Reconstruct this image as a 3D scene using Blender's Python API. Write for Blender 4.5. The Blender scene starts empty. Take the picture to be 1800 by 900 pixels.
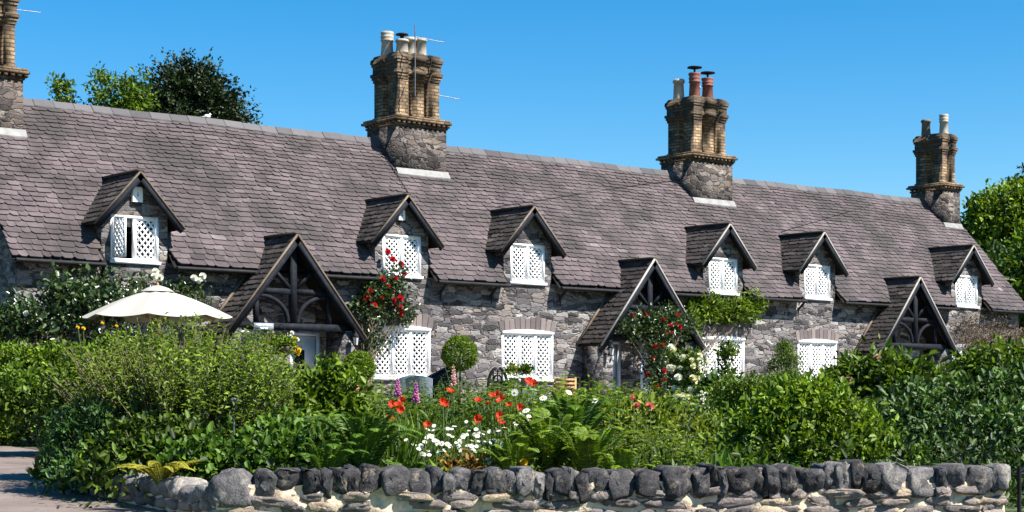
import bpy, math, random
import numpy as np
from mathutils import Vector, Matrix

R = math.radians
PI = math.pi
S = bpy.context.scene
COL = S.collection

# ------------------------------------------------------------------ camera, sky, sun, exposure
EYE = 1.6
CAM = np.array([-16.03, -33.05])
YAW = R(51.9)
FWD = np.array([math.cos(YAW), math.sin(YAW)])
RGT = np.array([math.sin(YAW), -math.cos(YAW)])
cd = bpy.data.cameras.new('camera')
cam = bpy.data.objects.new('camera', cd)
COL.objects.link(cam)
cam.location = (CAM[0], CAM[1], EYE)
cam.rotation_euler = (R(90), 0, YAW - R(90))
cd.sensor_fit = 'HORIZONTAL'
cd.sensor_width = 36
cd.lens = 61.2
cd.shift_y = 257 / 1800
cd.clip_start = 0.1
cd.clip_end = 3000
S.camera = cam

SUN_AZ, SUN_EL = R(28), R(50)
SUN_DIR = Vector((math.sin(SUN_AZ) * math.cos(SUN_EL), -math.cos(SUN_AZ) * math.cos(SUN_EL), math.sin(SUN_EL)))
ld = bpy.data.lights.new('sun', 'SUN')
ld.energy = 5.0
ld.angle = R(0.5)
ld.color = (1.0, 0.955, 0.89)
sun = bpy.data.objects.new('sun', ld)
COL.objects.link(sun)
sun.location = (20, -40, 40)
sun.rotation_euler = SUN_DIR.to_track_quat('Z', 'Y').to_euler()

world = bpy.data.worlds.new('World')
S.world = world
world.use_nodes = True
wn, wl = world.node_tree.nodes, world.node_tree.links
bg = wn['Background']
sky = wn.new('ShaderNodeTexSky')
sky.sky_type = 'NISHITA'
sky.sun_disc = False
sky.sun_elevation = SUN_EL
sky.sun_rotation = PI - SUN_AZ
sky.altitude = 300
sky.air_density = 1.0
sky.dust_density = 0.2
sky.ozone_density = 4.0
hs = wn.new('ShaderNodeHueSaturation')
hs.inputs['Hue'].default_value = 0.495
hs.inputs['Saturation'].default_value = 1.44
hs.inputs['Value'].default_value = 1.0
wl.new(sky.outputs[0], hs.inputs['Color'])
wl.new(hs.outputs[0], bg.inputs['Color'])
bg.inputs['Strength'].default_value = 0.067

S.view_settings.view_transform = 'Standard'
S.view_settings.look = 'None'
S.view_settings.exposure = 1.3
S.view_settings.gamma = 1.0
S.view_settings.use_curve_mapping = False
S.cycles.max_bounces = 6
S.cycles.diffuse_bounces = 3
S.cycles.glossy_bounces = 2
S.cycles.transmission_bounces = 3

# ------------------------------------------------------------------ places
HX = [0, 9, 14, 22, 33, 900]
HZ = [0, .1, .70, .95, 1.22, 1.22]


def W(xc, zc):
    return CAM + zc * FWD + xc * RGT


def at(u, zc):                       # ground position seen in column u at distance zc
    p = W((u - 900) / 3060 * zc, zc)
    return float(p[0]), float(p[1])


def gz(x, y):
    d = np.array([x, y]) - CAM
    return float(np.interp(d @ FWD, HX, HZ))


def zat(v, zc):
    return EYE + (707 - v) * zc / 3060


# ------------------------------------------------------------------ object helpers
def props(o, label=None, cat=None, group=None, kind=None):
    if label: o['label'] = label
    if cat: o['category'] = cat
    if group: o['group'] = group
    if kind: o['kind'] = kind
    return o


def thing(name, label, cat, loc=(0, 0, 0), group=None, rz=0.0):
    o = bpy.data.objects.new(name, None)
    o.empty_display_size = 0.2
    COL.objects.link(o)
    o.location = loc
    o.rotation_euler = (0, 0, rz)
    return props(o, label, cat, group)


def kids(o):
    return [c for c in ALLKIDS.get(o.name, [])]


ALLKIDS = {}


def setparent(o, p):
    o.parent = p
    ALLKIDS.setdefault(p.name, []).append(o)


def copy_tree(o, parent=None):
    c = o.copy()
    COL.objects.link(c)
    if parent is not None: setparent(c, parent)
    for k in kids(o): copy_tree(k, c)
    return c


class MB:
    """collects geometry; faces of any size; one float 'tint' per face"""

    def __init__(self):
        self.v, self.f, self.t, self.n = [], [], [], 0

    def add(self, verts, faces, tint=0.5):
        verts = np.asarray(verts, float).reshape(-1, 3)
        faces = np.asarray(faces, int)
        self.v.append(verts)
        self.f.append(faces + self.n)
        t = np.asarray(tint, float)
        self.t.append(np.full(len(faces), float(t)) if t.ndim == 0 else t)
        self.n += len(verts)

    def poly(self, pts, tint=0.5):
        self.add(pts, [list(range(len(pts)))], tint)

    def box(self, c, s, tint=0.5, M=None):
        """box centred at c, size s, optional 3x3 rotation M about its centre"""
        x, y, z = [q / 2 for q in s]
        v = np.array([(-x, -y, -z), (x, -y, -z), (x, y, -z), (-x, y, -z), (-x, -y, z), (x, -y, z), (x, y, z), (-x, y, z)])
        if M is not None: v = v @ np.asarray(M).T
        self.add(v + np.asarray(c), [(0, 3, 2, 1), (4, 5, 6, 7), (0, 1, 5, 4), (1, 2, 6, 5), (2, 3, 7, 6), (3, 0, 4, 7)], tint)

    def span(self, a, b, tint=0.5):
        a, b = np.asarray(a, float), np.asarray(b, float)
        self.box((a + b) / 2, np.abs(b - a), tint)

    def bar(self, p, q, w, h, up=(0, 0, 1), tint=0.5):
        """square bar from p to q; h along 'up', w across"""
        p, q, up = np.asarray(p, float), np.asarray(q, float), np.asarray(up, float)
        d = q - p
        L = np.linalg.norm(d)
        d = d / L
        s = np.cross(d, up)
        s /= np.linalg.norm(s)
        u = np.cross(s, d)
        self.box((p + q) / 2, (L, w, h), tint, np.stack([d, s, u], 1))

    def tube(self, pts, rad, n=6, tint=0.5, cap=True):
        pts = np.asarray(pts, float)
        k = len(pts)
        rad = np.full(k, float(rad)) if np.ndim(rad) == 0 else np.asarray(rad, float)
        tan = np.gradient(pts, axis=0)
        tan /= np.linalg.norm(tan, axis=1)[:, None] + 1e-9
        ref = np.array([0, 0, 1.0]) if abs(tan[0][2]) < .9 else np.array([1.0, 0, 0])
        a = np.linspace(0, 2 * PI, n, endpoint=False)
        vs = []
        for i in range(k):
            s = np.cross(tan[i], ref)
            s /= np.linalg.norm(s) + 1e-9
            b = np.cross(tan[i], s)
            vs.append(pts[i] + rad[i] * (np.cos(a)[:, None] * s + np.sin(a)[:, None] * b))
        f = [(i * n + j, i * n + (j + 1) % n, (i + 1) * n + (j + 1) % n, (i + 1) * n + j) for i in range(k - 1) for j in range(n)]
        self.add(np.concatenate(vs), f, tint)
        if cap:
            self.poly(vs[0][::-1], tint)
            self.poly(vs[-1], tint)

    def lathe(self, c, prof, n=16, tint=0.5):
        """prof: (radius, z) pairs from bottom to top"""
        a = np.linspace(0, 2 * PI, n, endpoint=False)
        vs = [np.stack([r * np.cos(a), r * np.sin(a), np.full(n, z)], 1) + np.asarray(c) for r, z in prof]
        k = len(prof)
        f = [(i * n + j, i * n + (j + 1) % n, (i + 1) * n + (j + 1) % n, (i + 1) * n + j) for i in range(k - 1) for j in range(n)]
        self.add(np.concatenate(vs), f, tint)
        self.poly(vs[0][::-1], tint)
        self.poly(vs[-1], tint)

    def prism(self, pts, off, tint=0.5):
        """polygon pts extruded by vector off"""
        a = np.asarray(pts, float)
        b = a + np.asarray(off, float)
        n = len(a)
        self.poly(a, tint)
        self.poly(b[::-1], tint)
        self.add(np.concatenate([a, b]), [(i, i + n, (i + 1) % n + n, (i + 1) % n) for i in range(n)], tint)

    def build(self, name, mat, parent=None, origin=None, smooth=False, merge=False):
        v = np.concatenate(self.v) if self.v else np.zeros((0, 3))
        if origin is None:
            origin = np.zeros(3)
        v = v - np.asarray(origin, float)
        me = bpy.data.meshes.new(name)
        me.vertices.add(len(v))
        me.vertices.foreach_set('co', v.astype(np.float32).ravel())
        idx = np.concatenate([f.ravel() for f in self.f])
        sizes = np.concatenate([np.full(len(f), f.shape[1]) for f in self.f])
        starts = np.concatenate([[0], np.cumsum(sizes)[:-1]])
        me.loops.add(len(idx))
        me.loops.foreach_set('vertex_index', idx.astype(np.int32))
        me.polygons.add(len(sizes))
        me.polygons.foreach_set('loop_start', starts.astype(np.int32))
        me.update(calc_edges=True)
        if smooth:
            me.polygons.foreach_set('use_smooth', np.ones(len(sizes), bool))
        at_ = me.attributes.new('tint', 'FLOAT', 'FACE')
        at_.data.foreach_set('value', np.concatenate(self.t).astype(np.float32))
        me.materials.append(mat)
        o = bpy.data.objects.new(name, me)
        COL.objects.link(o)
        if parent is not None: setparent(o, parent)
        return o


def single(name, mb, mat, label, cat, loc=(0, 0, 0), group=None, kind=None, smooth=False):
    o = mb.build(name, mat, None, loc, smooth)
    o.location = loc
    return props(o, label, cat, group, kind)


# ------------------------------------------------------------------ materials
def newmat(name):
    m = bpy.data.materials.new(name)
    m.use_nodes = True
    nt = m.node_tree
    return m, nt.nodes, nt.links, nt.nodes['Principled BSDF']


def ramp(N, stops):
    r = N.new('ShaderNodeValToRGB')
    e = r.color_ramp.elements
    while len(e) > 1: e.remove(e[0])
    e[0].position, e[0].color = stops[0][0], (*stops[0][1], 1)
    for p, c in stops[1:]:
        x = e.new(p)
        x.color = (*c, 1)
    return r


def mixc(N, L, fac, a, b, mode='MIX'):
    m = N.new('ShaderNodeMix')
    m.data_type = 'RGBA'
    m.blend_type = mode
    for sock, val in ((0, fac), (6, a), (7, b)):
        if hasattr(val, 'is_linked') or hasattr(val, 'links'):
            L.new(val, m.inputs[sock])
        elif sock == 0:
            m.inputs[0].default_value = val
        else:
            m.inputs[sock].default_value = (*val, 1)
    return m.outputs[2]


def math_(N, L, op, a, b=None, c=None):
    m = N.new('ShaderNodeMath')
    m.operation = op
    for i, q in enumerate((a, b, c)):
        if q is None: continue
        if isinstance(q, (int, float)): m.inputs[i].default_value = q
        else: L.new(q, m.inputs[i])
    return m.outputs[0]


def coords(N, L, scale=(1, 1, 1)):
    g = N.new('ShaderNodeNewGeometry')
    mp = N.new('ShaderNodeMapping')
    mp.inputs['Scale'].default_value = scale
    L.new(g.outputs['Position'], mp.inputs['Vector'])
    return mp.outputs[0]


def noise(N, L, vec, scale, detail=4, rough=.6):
    n = N.new('ShaderNodeTexNoise')
    n.inputs['Scale'].default_value = scale
    n.inputs['Detail'].default_value = detail
    n.inputs['Roughness'].default_value = rough
    L.new(vec, n.inputs['Vector'])
    return n


def bump(N, L, P, h, strength, dist):
    b = N.new('ShaderNodeBump')
    b.inputs['Strength'].default_value = strength
    b.inputs['Distance'].default_value = dist
    L.new(h, b.inputs['Height'])
    L.new(b.outputs[0], P.inputs['Normal'])


def attr(N, name='tint'):
    a = N.new('ShaderNodeAttribute')
    a.attribute_name = name
    return a.outputs['Fac']


def plain(name, col, rough=.6, metal=0, var=.12, scale=6.0, bmp=0.0, spec=.5):
    m, N, L, P = newmat(name)
    v = coords(N, L)
    n = noise(N, L, v, scale)
    dark = tuple(max(c * (1 - var * 2), 0) for c in col)
    lite = tuple(min(c * (1 + var), 1) for c in col)
    r = ramp(N, [(.3, dark), (.7, lite)])
    L.new(n.outputs['Fac'], r.inputs[0])
    L.new(r.outputs[0], P.inputs['Base Color'])
    P.inputs['Roughness'].default_value = rough
    P.inputs['Metallic'].default_value = metal
    P.inputs['Specular IOR Level'].default_value = spec
    if bmp: bump(N, L, P, n.outputs['Fac'], bmp, .02)
    return m


def tinted(name, stops, rough=.6, noise_scale=0, noise_amt=.3, bmp=0.0, bdist=.01, spec=.4, blotch=None):
    """colour from the per-face tint through a ramp, broken up with noise"""
    m, N, L, P = newmat(name)
    f = attr(N)
    if noise_scale:
        v = coords(N, L)
        n = noise(N, L, v, noise_scale, 6, .65)
        k = math_(N, L, 'SUBTRACT', n.outputs['Fac'], .5)
        f = math_(N, L, 'MULTIPLY_ADD', k, noise_amt * 2, f)
        if bmp: bump(N, L, P, n.outputs['Fac'], bmp, bdist)
    r = ramp(N, stops)
    L.new(f, r.inputs[0])
    out = r.outputs[0]
    if blotch:
        sc, col, lo, hi, amt = blotch
        n2 = noise(N, L, coords(N, L), sc, 5, .6)
        r2 = ramp(N, [(lo, (0, 0, 0)), (hi, (amt, amt, amt))])
        L.new(n2.outputs['Fac'], r2.inputs[0])
        out = mixc(N, L, r2.outputs[0], out, col)
    L.new(out, P.inputs['Base Color'])
    P.inputs['Roughness'].default_value = rough
    P.inputs['Specular IOR Level'].default_value = spec
    return m


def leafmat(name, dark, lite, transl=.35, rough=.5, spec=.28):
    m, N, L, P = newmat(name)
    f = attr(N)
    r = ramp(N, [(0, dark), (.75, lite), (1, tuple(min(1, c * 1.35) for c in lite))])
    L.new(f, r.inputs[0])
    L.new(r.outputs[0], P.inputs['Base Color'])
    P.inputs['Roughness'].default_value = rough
    P.inputs['Specular IOR Level'].default_value = spec
    t = N.new('ShaderNodeBsdfTranslucent')
    tc = mixc(N, L, 1.0, r.outputs[0], (1.0, 1.0, .45), 'MULTIPLY')
    L.new(tc, t.inputs['Color'])
    mx = N.new('ShaderNodeMixShader')
    mx.inputs[0].default_value = transl
    L.new(P.outputs[0], mx.inputs[1])
    L.new(t.outputs[0], mx.inputs[2])
    L.new(mx.outputs[0], N['Material Output'].inputs['Surface'])
    return m


def stonemat(name, scale, stops, mortar, mw=.07, bmp=.8, warp=.35):
    """rubble masonry: stretched voronoi stones with mortar joints"""
    m, N, L, P = newmat(name)
    v = coords(N, L)
    nz = noise(N, L, v, 2.6, 3)
    off = N.new('ShaderNodeVectorMath')
    off.operation = 'MULTIPLY_ADD'
    L.new(nz.outputs['Color'], off.inputs[0])
    off.inputs[1].default_value = (warp, warp, warp * .55)
    L.new(v, off.inputs[2])
    mp = N.new('ShaderNodeMapping')
    mp.inputs['Scale'].default_value = scale
    L.new(off.outputs[0], mp.inputs['Vector'])
    vo = N.new('ShaderNodeTexVoronoi')
    vo.distance = 'CHEBYCHEV'
    vo.inputs['Scale'].default_value = 1
    L.new(mp.outputs[0], vo.inputs['Vector'])
    vf = N.new('ShaderNodeTexVoronoi')
    vf.distance = 'CHEBYCHEV'
    vf.feature = 'F2'
    vf.inputs['Scale'].default_value = 1
    L.new(mp.outputs[0], vf.inputs['Vector'])
    edge = math_(N, L, 'SUBTRACT', vf.outputs['Distance'], vo.outputs['Distance'])
    sp = N.new('ShaderNodeSeparateColor')
    L.new(vo.outputs['Color'], sp.inputs[0])
    n2 = noise(N, L, v, 14, 6, .7)
    k = math_(N, L, 'SUBTRACT', n2.outputs['Fac'], .5)
    f = math_(N, L, 'MULTIPLY_ADD', k, .55, sp.outputs[0])
    r = ramp(N, stops)
    L.new(f, r.inputs[0])
    lum = math_(N, L, 'MULTIPLY_ADD', sp.outputs[1], .36, .65)
    bright = mixc(N, L, 1.0, r.outputs[0], (1, 1, 1), 'MULTIPLY')
    vm = N.new('ShaderNodeVectorMath')
    vm.operation = 'SCALE'
    L.new(bright, vm.inputs[0])
    L.new(lum, vm.inputs['Scale'])
    ed = ramp(N, [(mw * .35, (1, 1, 1)), (mw, (0, 0, 0))])
    L.new(edge, ed.inputs[0])
    n3 = noise(N, L, v, 1.7, 3)
    rm = ramp(N, [(.36, (.45, .45, .45)), (.55, (1, 1, 1))])
    L.new(n3.outputs['Fac'], rm.inputs[0])
    fac = math_(N, L, 'MULTIPLY', ed.outputs[0], rm.outputs[0])
    n4 = noise(N, L, v, 3.1, 2)
    rj = ramp(N, [(.44, (.022, .02, .019)), (.56, mortar)])
    L.new(n4.outputs['Fac'], rj.inputs[0])
    c = mixc(N, L, fac, vm.outputs[0], rj.outputs[0])
    L.new(c, P.inputs['Base Color'])
    P.inputs['Roughness'].default_value = .85
    P.inputs['Specular IOR Level'].default_value = .25
    h1 = ramp(N, [(0, (0, 0, 0)), (mw * 1.7, (1, 1, 1))])
    L.new(edge, h1.inputs[0])
    h = math_(N, L, 'MULTIPLY_ADD', n2.outputs['Fac'], .8, h1.outputs[0])
    h = math_(N, L, 'MULTIPLY_ADD', sp.outputs[2], .6, h)
    bump(N, L, P, h, bmp, .05)
    return m


STONE = [(0, (.035, .031, .032)), (.2, (.085, .078, .08)), (.42, (.155, .144, .148)), (.62, (.19, .166, .168)), (.78, (.225, .185, .15)),
         (.88, (.25, .236, .232)), (1, (.38, .36, .335))]
STONE2 = [(p, (c[0] * .72, c[1] * .66, c[2] * .6)) for p, c in STONE]
M = {}
M['facade_stone'] = stonemat('facade_stone', (3.0, 3.0, 8.8), STONE, (.27, .25, .235), .10)
M['chimney_stone'] = stonemat('chimney_stone', (3.9, 3.9, 8.2), STONE2, (.2, .175, .145), .10)
M['slate'] = tinted('roof_slate', [(0, (.028, .021, .0225)), (.3, (.069, .0525, .0555)), (.6, (.104, .081, .0825)), (.85, (.132, .106, .106)), (1, (.18, .153, .15))],
                    .75, 7, .34, .6, .012, .25, (.9, (.034, .030, .028), .42, .62, .8))
M['slate_weathered'] = tinted('weathered_slate', [(0, (.025, .021, .018)), (.5, (.06, .05, .044)), (1, (.12, .10, .088))], .85, 8, .3, .5, .01, .2)
M['ridge'] = tinted('ridge_tile', [(0, (.045, .042, .044)), (1, (.11, .102, .103))], .8, 9, .3, .4)
M['brick'] = None
M['timber_black'] = plain('timber_black', (.011, .013, .019), .75, var=.3, scale=9, spec=.15)
M['timber_weathered'] = tinted('weathered_timber', [(0, (.03, .024, .018)), (.5, (.12, .088, .06)), (1, (.27, .22, .165))], .8, 7, .5, .3)
M['timber_pale'] = tinted('pale_timber', [(0, (.12, .105, .09)), (1, (.46, .43, .39))], .7, 7, .4, .3)
M['white_paint'] = plain('white_paint', (.86, .86, .85), .45, var=.03, scale=4)
M['door_paint'] = plain('door_paint', (.62, .66, .72), .4, var=.04)
M['glass'] = plain('window_glass', (.012, .013, .014), .12, var=.3, scale=2, spec=.3)
M['curtain'] = plain('net_curtain', (.55, .54, .5), .8, var=.15, scale=8)
M['black_iron'] = plain('black_iron', (.012, .012, .014), .65, var=.3, spec=.2)
M['dark_room'] = plain('dark_room', (.02, .018, .016), .9)
M['soffit'] = plain('soffit_board', (.015, .014, .013), .9, spec=.1)
M['lead'] = plain('lead_flashing', (.19, .185, .175), .6, var=.2, scale=5)
M['clay_pot'] = plain('terracotta', (.19, .063, .04), .75, var=.2, scale=7)
M['buff_pot'] = plain('buff_clay', (.36, .32, .255), .7, var=.18, scale=7)
M['dark_pot'] = plain('sooty_clay', (.13, .11, .095), .8, var=.3, scale=6)
M['metal'] = plain('grey_metal', (.22, .22, .23), .4, .7)
M['bark'] = plain('bark', (.12, .09, .065), .9, var=.35, scale=12, bmp=.6)
M['twig'] = plain('pale_twig', (.22, .17, .11), .85, var=.3, scale=14)
M['green_stem'] = plain('green_stem', (.09, .14, .035), .6, var=.2)
M['canvas'] = plain('parasol_canvas', (.38, .36, .31), .8, var=.04, scale=1.5)
M['teak'] = plain('orange_teak', (.46, .22, .075), .55, var=.2, scale=12)
M['grey_weave'] = plain('grey_weave', (.23, .26, .30), .8, var=.12, scale=20)
M['terrazzo'] = plain('pale_planter', (.7, .68, .63), .7, var=.1, scale=9)
M['soil'] = plain('garden_soil', (.055, .04, .028), .95, var=.4, scale=5, bmp=.8)


def brickmat():
    m, N, L, P = newmat('chimney_brick')
    g = N.new('ShaderNodeNewGeometry')
    s = N.new('ShaderNodeSeparateXYZ')
    L.new(g.outputs['Position'], s.inputs[0])
    xy = math_(N, L, 'ADD', s.outputs[0], s.outputs[1])
    c = N.new('ShaderNodeCombineXYZ')
    L.new(xy, c.inputs[0])
    L.new(s.outputs[2], c.inputs[1])
    b = N.new('ShaderNodeTexBrick')
    b.inputs['Scale'].default_value = 1
    b.inputs['Brick Width'].default_value = .22
    b.inputs['Row Height'].default_value = .085
    b.inputs['Mortar Size'].default_value = .012
    b.inputs['Color1'].default_value = (.33, .225, .12, 1)
    b.inputs['Color2'].default_value = (.11, .066, .042, 1)
    b.inputs['Mortar'].default_value = (.06, .048, .036, 1)
    L.new(c.outputs[0], b.inputs['Vector'])
    v = coords(N, L)
    n = noise(N, L, v, 2.3, 5, .65)
    r = ramp(N, [(.46, (0, 0, 0)), (.62, (.85, .85, .85))])
    L.new(n.outputs['Fac'], r.inputs[0])
    c1 = mixc(N, L, r.outputs[0], b.outputs['Color'], (.03, .023, .017))
    # lichen near the cap, patches of orange and green
    n2 = noise(N, L, v, 3.5, 4, .6)
    r2 = ramp(N, [(.60, (0, 0, 0)), (.68, (.6, .6, .6))])
    L.new(n2.outputs['Fac'], r2.inputs[0])
    c2 = mixc(N, L, r2.outputs[0], c1, (.15, .105, .05))
    mr = N.new('ShaderNodeMapRange')          # soot gathered on the chimney heads
    mr.inputs['From Min'].default_value = 9.6
    mr.inputs['From Max'].default_value = 10.1
    mr.inputs['To Max'].default_value = .62
    L.new(math_(N, L, 'MULTIPLY_ADD', n2.outputs['Fac'], .5, s.outputs[2]), mr.inputs['Value'])
    c2 = mixc(N, L, mr.outputs[0], c2, (.045, .036, .027))
    L.new(c2, P.inputs['Base Color'])
    P.inputs['Roughness'].default_value = .9
    P.inputs['Specular IOR Level'].default_value = .2
    bump(N, L, P, b.outputs['Fac'], .5, -.01)
    return m


M['brick'] = brickmat()


def groundmat():
    m, N, L, P = newmat('ground_grass_soil')
    v = coords(N, L)
    n = noise(N, L, v, .35, 5)
    r = ramp(N, [(.4, (.05, .038, .026)), (.55, (.045, .07, .02)), (.7, (.06, .095, .026))])
    L.new(n.outputs['Fac'], r.inputs[0])
    L.new(r.outputs[0], P.inputs['Base Color'])
    P.inputs['Roughness'].default_value = .95
    n2 = noise(N, L, v, 9, 5)
    bump(N, L, P, n2.outputs['Fac'], .6, .04)
    return m


def pathmat():
    m, N, L, P = newmat('path_gravel')
    v = coords(N, L)
    n = noise(N, L, v, 1.2, 6, .65)
    r = ramp(N, [(.3, (.115, .086, .071)), (.5, (.165, .128, .108)), (.7, (.205, .165, .145))])
    L.new(n.outputs['Fac'], r.inputs[0])
    n2 = noise(N, L, v, 55, 4, .7)
    r2 = ramp(N, [(.3, (.72, .72, .72)), (.7, (1.15, 1.15, 1.15))])
    L.new(n2.outputs['Fac'], r2.inputs[0])
    L.new(mixc(N, L, 1.0, r.outputs[0], r2.outputs[0], 'MULTIPLY'), P.inputs['Base Color'])
    P.inputs['Roughness'].default_value = .95
    bump(N, L, P, n2.outputs['Fac'], .35, .01)
    return m


def pavingmat():
    m, N, L, P = newmat('patio_paving')
    v = coords(N, L)
    b = N.new('ShaderNodeTexBrick')
    b.inputs['Scale'].default_value = 1
    b.inputs['Brick Width'].default_value = .6
    b.inputs['Row Height'].default_value = .45
    b.inputs['Mortar Size'].default_value = .012
    b.inputs['Color1'].default_value = (.33, .27, .23, 1)
    b.inputs['Color2'].default_value = (.24, .2, .18, 1)
    b.inputs['Mortar'].default_value = (.09, .075, .06, 1)
    L.new(v, b.inputs['Vector'])
    n = noise(N, L, v, 8, 5)
    r2 = ramp(N, [(.3, (.75, .75, .75)), (.7, (1.1, 1.1, 1.1))])
    L.new(n.outputs['Fac'], r2.inputs[0])
    L.new(mixc(N, L, 1.0, b.outputs['Color'], r2.outputs[0], 'MULTIPLY'), P.inputs['Base Color'])
    P.inputs['Roughness'].default_value = .9
    return m


# ------------------------------------------------------------------ ground sheets
def sheet(zs, xs, lift, name, mat):
    mb = MB()
    v = []
    for z in zs:
        for x in xs(z):
            p = W(x, z)
            v.append((p[0], p[1], float(np.interp(z, HX, HZ)) + lift))
    nx = len(xs(zs[0]))
    f = [(i * nx + j, i * nx + j + 1, (i + 1) * nx + j + 1, (i + 1) * nx + j) for i in range(len(zs) - 1) for j in range(nx - 1)]
    mb.add(v, f)
    o = mb.build(name, mat)
    return props(o, kind='structure')


sheet([-60, 0, 9, 11, 14, 18, 22, 28, 33, 50, 120, 900], lambda z: [-700, -200, -60, -20, -10, -5, 0, 5, 10, 20, 60, 200, 700], 0.0, 'ground', groundmat())
sheet([3, 9, 11, 14, 18, 22, 27, 31], lambda z: [float(np.interp(z, [3, 9, 14, 18, 22, 27, 31], [-14, -14, -12, -13, -14, -17, -17])) + float(np.interp(z, [3, 14, 16, 19, 22, 31], [12.6, 9.4, 8.9, 9.0, 8.2, 8])) * k for k in (0, .5, 1)], .012, 'path', pathmat())
mb = MB()
mb.add([(-3, -2.6, 1.236), (31, -2.6, 1.236), (31, 0.3, 1.236), (-3, .3, 1.236)], [(0, 1, 2, 3)])
mb.span((-3, -2.6, 1.0), (31, -2.52, 1.23))
props(mb.build('patio', pavingmat()), kind='structure')
# ------------------------------------------------------------------ the terrace of cottages
PIT = 1.106                      # roof rise per run
EAVE_Y, EAVE_Z, RIDGE_Y = -.30, 4.45, 3.0
RIDGE_Z = EAVE_Z + (RIDGE_Y - EAVE_Y) * PIT
X0, X1 = -2.75, 30.2             # verges
DORM = [0, 6.67, 10.37, 17.04, 20.74, 27.41]
PORCH = [3.335, 13.705, 24.075]
FLOOR = 1.25


def roof_z(y):
    return EAVE_Z + (y - EAVE_Y) * PIT


def slates(mb, O, U, V, L, H, course, tw, rng, excl=None, thick=.028, base=.5, spread=.22, taper=1.0):
    """rows of single slates on the plane O + u*U + v*V; excl(v) gives u-intervals left out"""
    O, U, V = (np.asarray(q, float) for q in (O, U, V))
    Nn = np.cross(U, V)
    v0, r = 0.0, 0
    P = lambda u, v, h: O + u * U + v * V + h * Nn
    while v0 < H - .03:
        c = course * (1 - (1 - taper) * v0 / H)
        ex = sorted(excl(v0)) if excl else []
        u = -rng.random() * tw
        rowt = rng.gauss(0, .05)
        while u < L:
            w = tw * rng.uniform(.62, 1.35)
            a, b = max(u, 0), min(u + w - .008, L)
            u += w
            for (e0, e1) in ex:
                if a < e1 and b > e0:
                    if a < e0 and b > e1: b = e0
                    elif a < e0: b = e0
                    elif b > e1: a = e1
                    else: b = a
            if b - a < .05: continue
            vt = min(v0 + c * 1.35, H)
            hb = thick + rng.uniform(.002, .012)
            dv = rng.uniform(-.014, .014) + .012 * math.sin(u * .9 + v0 * .7) + .008 * math.sin(u * 2.3 - v0)
            cl, cr = rng.uniform(.008, .05), rng.uniform(.008, .05)
            k = min(.4 * (b - a), .06)
            vb = v0 + dv
            up = .4 * (vt - vb)
            pts = [P(a, vt, .004), P(a, vb + cl, hb), P(a + min(k, cl * 1.3), vb, hb), P(b - min(k, cr * 1.3), vb + rng.uniform(-.006, .006), hb),
                   P(b, vb + cr, hb), P(b, vt, .004)]
            low = [p - Nn * (hb * .96) for p in pts]
            t = base + rowt + rng.gauss(0, spread)
            if rng.random() < .005: t += .4
            mb.add(pts + low, [(0, 1, 2, 3, 4, 5)], t)
            mb.add(pts + low, [(1, 7, 8, 2), (2, 8, 9, 3), (3, 9, 10, 4), (0, 6, 7, 1), (4, 10, 11, 5)], t - .12)
        v0 += c
        r += 1


terrace = thing('terraced_cottages', 'long terrace of grey stone cottages with mauve slate roof, dormers and shared gabled porches', 'house', (13.7, 0, 1.22))
TO = np.array([13.7, 0, 1.22])


def part(name, mb, mat, parent=None, smooth=False):
    return mb.build(name, mat, parent or terrace, TO, smooth)


LOWER = [(c - .80, c + .80, 2.15, 3.30) for c in DORM]
DOORS = []
for c in PORCH:
    DOORS += [(c - 1.10, c - .32, FLOOR, 3.14), (c + .36, c + 1.13, FLOOR, 3.14)]
UPPER = [(c - .535, c + .535, 4.5, 5.44) for c in DORM]


def wall_with_holes(mb, x0, x1, z0, z1, holes, y=0.0, reveal=.14):
    xs = sorted({x0, x1, *[h[0] for h in holes], *[h[1] for h in holes]})
    zs = sorted({z0, z1, *[h[2] for h in holes], *[h[3] for h in holes]})
    zs = [z for z in zs if z0 <= z <= z1]
    for i in range(len(xs) - 1):
        for j in range(len(zs) - 1):
            cx, cz = (xs[i] + xs[i + 1]) / 2, (zs[j] + zs[j + 1]) / 2
            if any(h[0] < cx < h[1] and h[2] < cz < h[3] for h in holes): continue
            mb.poly([(xs[i], y, zs[j]), (xs[i + 1], y, zs[j]), (xs[i + 1], y, zs[j + 1]), (xs[i], y, zs[j + 1])])
    for a, b, c, d in holes:
        r = y + reveal
        mb.poly([(a, y, c), (a, y, d), (a, r, d), (a, r, c)])
        mb.poly([(b, y, c), (b, r, c), (b, r, d), (b, y, d)])
        mb.poly([(a, y, d), (b, y, d), (b, r, d), (a, r, d)])
        mb.poly([(a, y, c), (a, r, c), (b, r, c), (b, y, c)])


mb = MB()
wall_with_holes(mb, -2.55, 30.0, .9, 4.5, LOWER + DOORS)
part('wall', mb, M['facade_stone'])
for gx in (-2.55, 30.0):
    mb = MB()
    mb.prism([(gx, .006, .9), (gx, 6, .9), (gx, 6, 4.7), (gx, 3, 8.0), (gx, .006, 4.7)], (.35 if gx < 0 else -.35, 0, 0))
    part('gable_wall', mb, M['facade_stone'])
mb = MB()
mb.poly([(-2.2, 6, .9), (29.65, 6, .9), (29.65, 6, 4.6), (-2.2, 6, 4.6)])
part('rear_wall', mb, M['facade_stone'])
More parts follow.
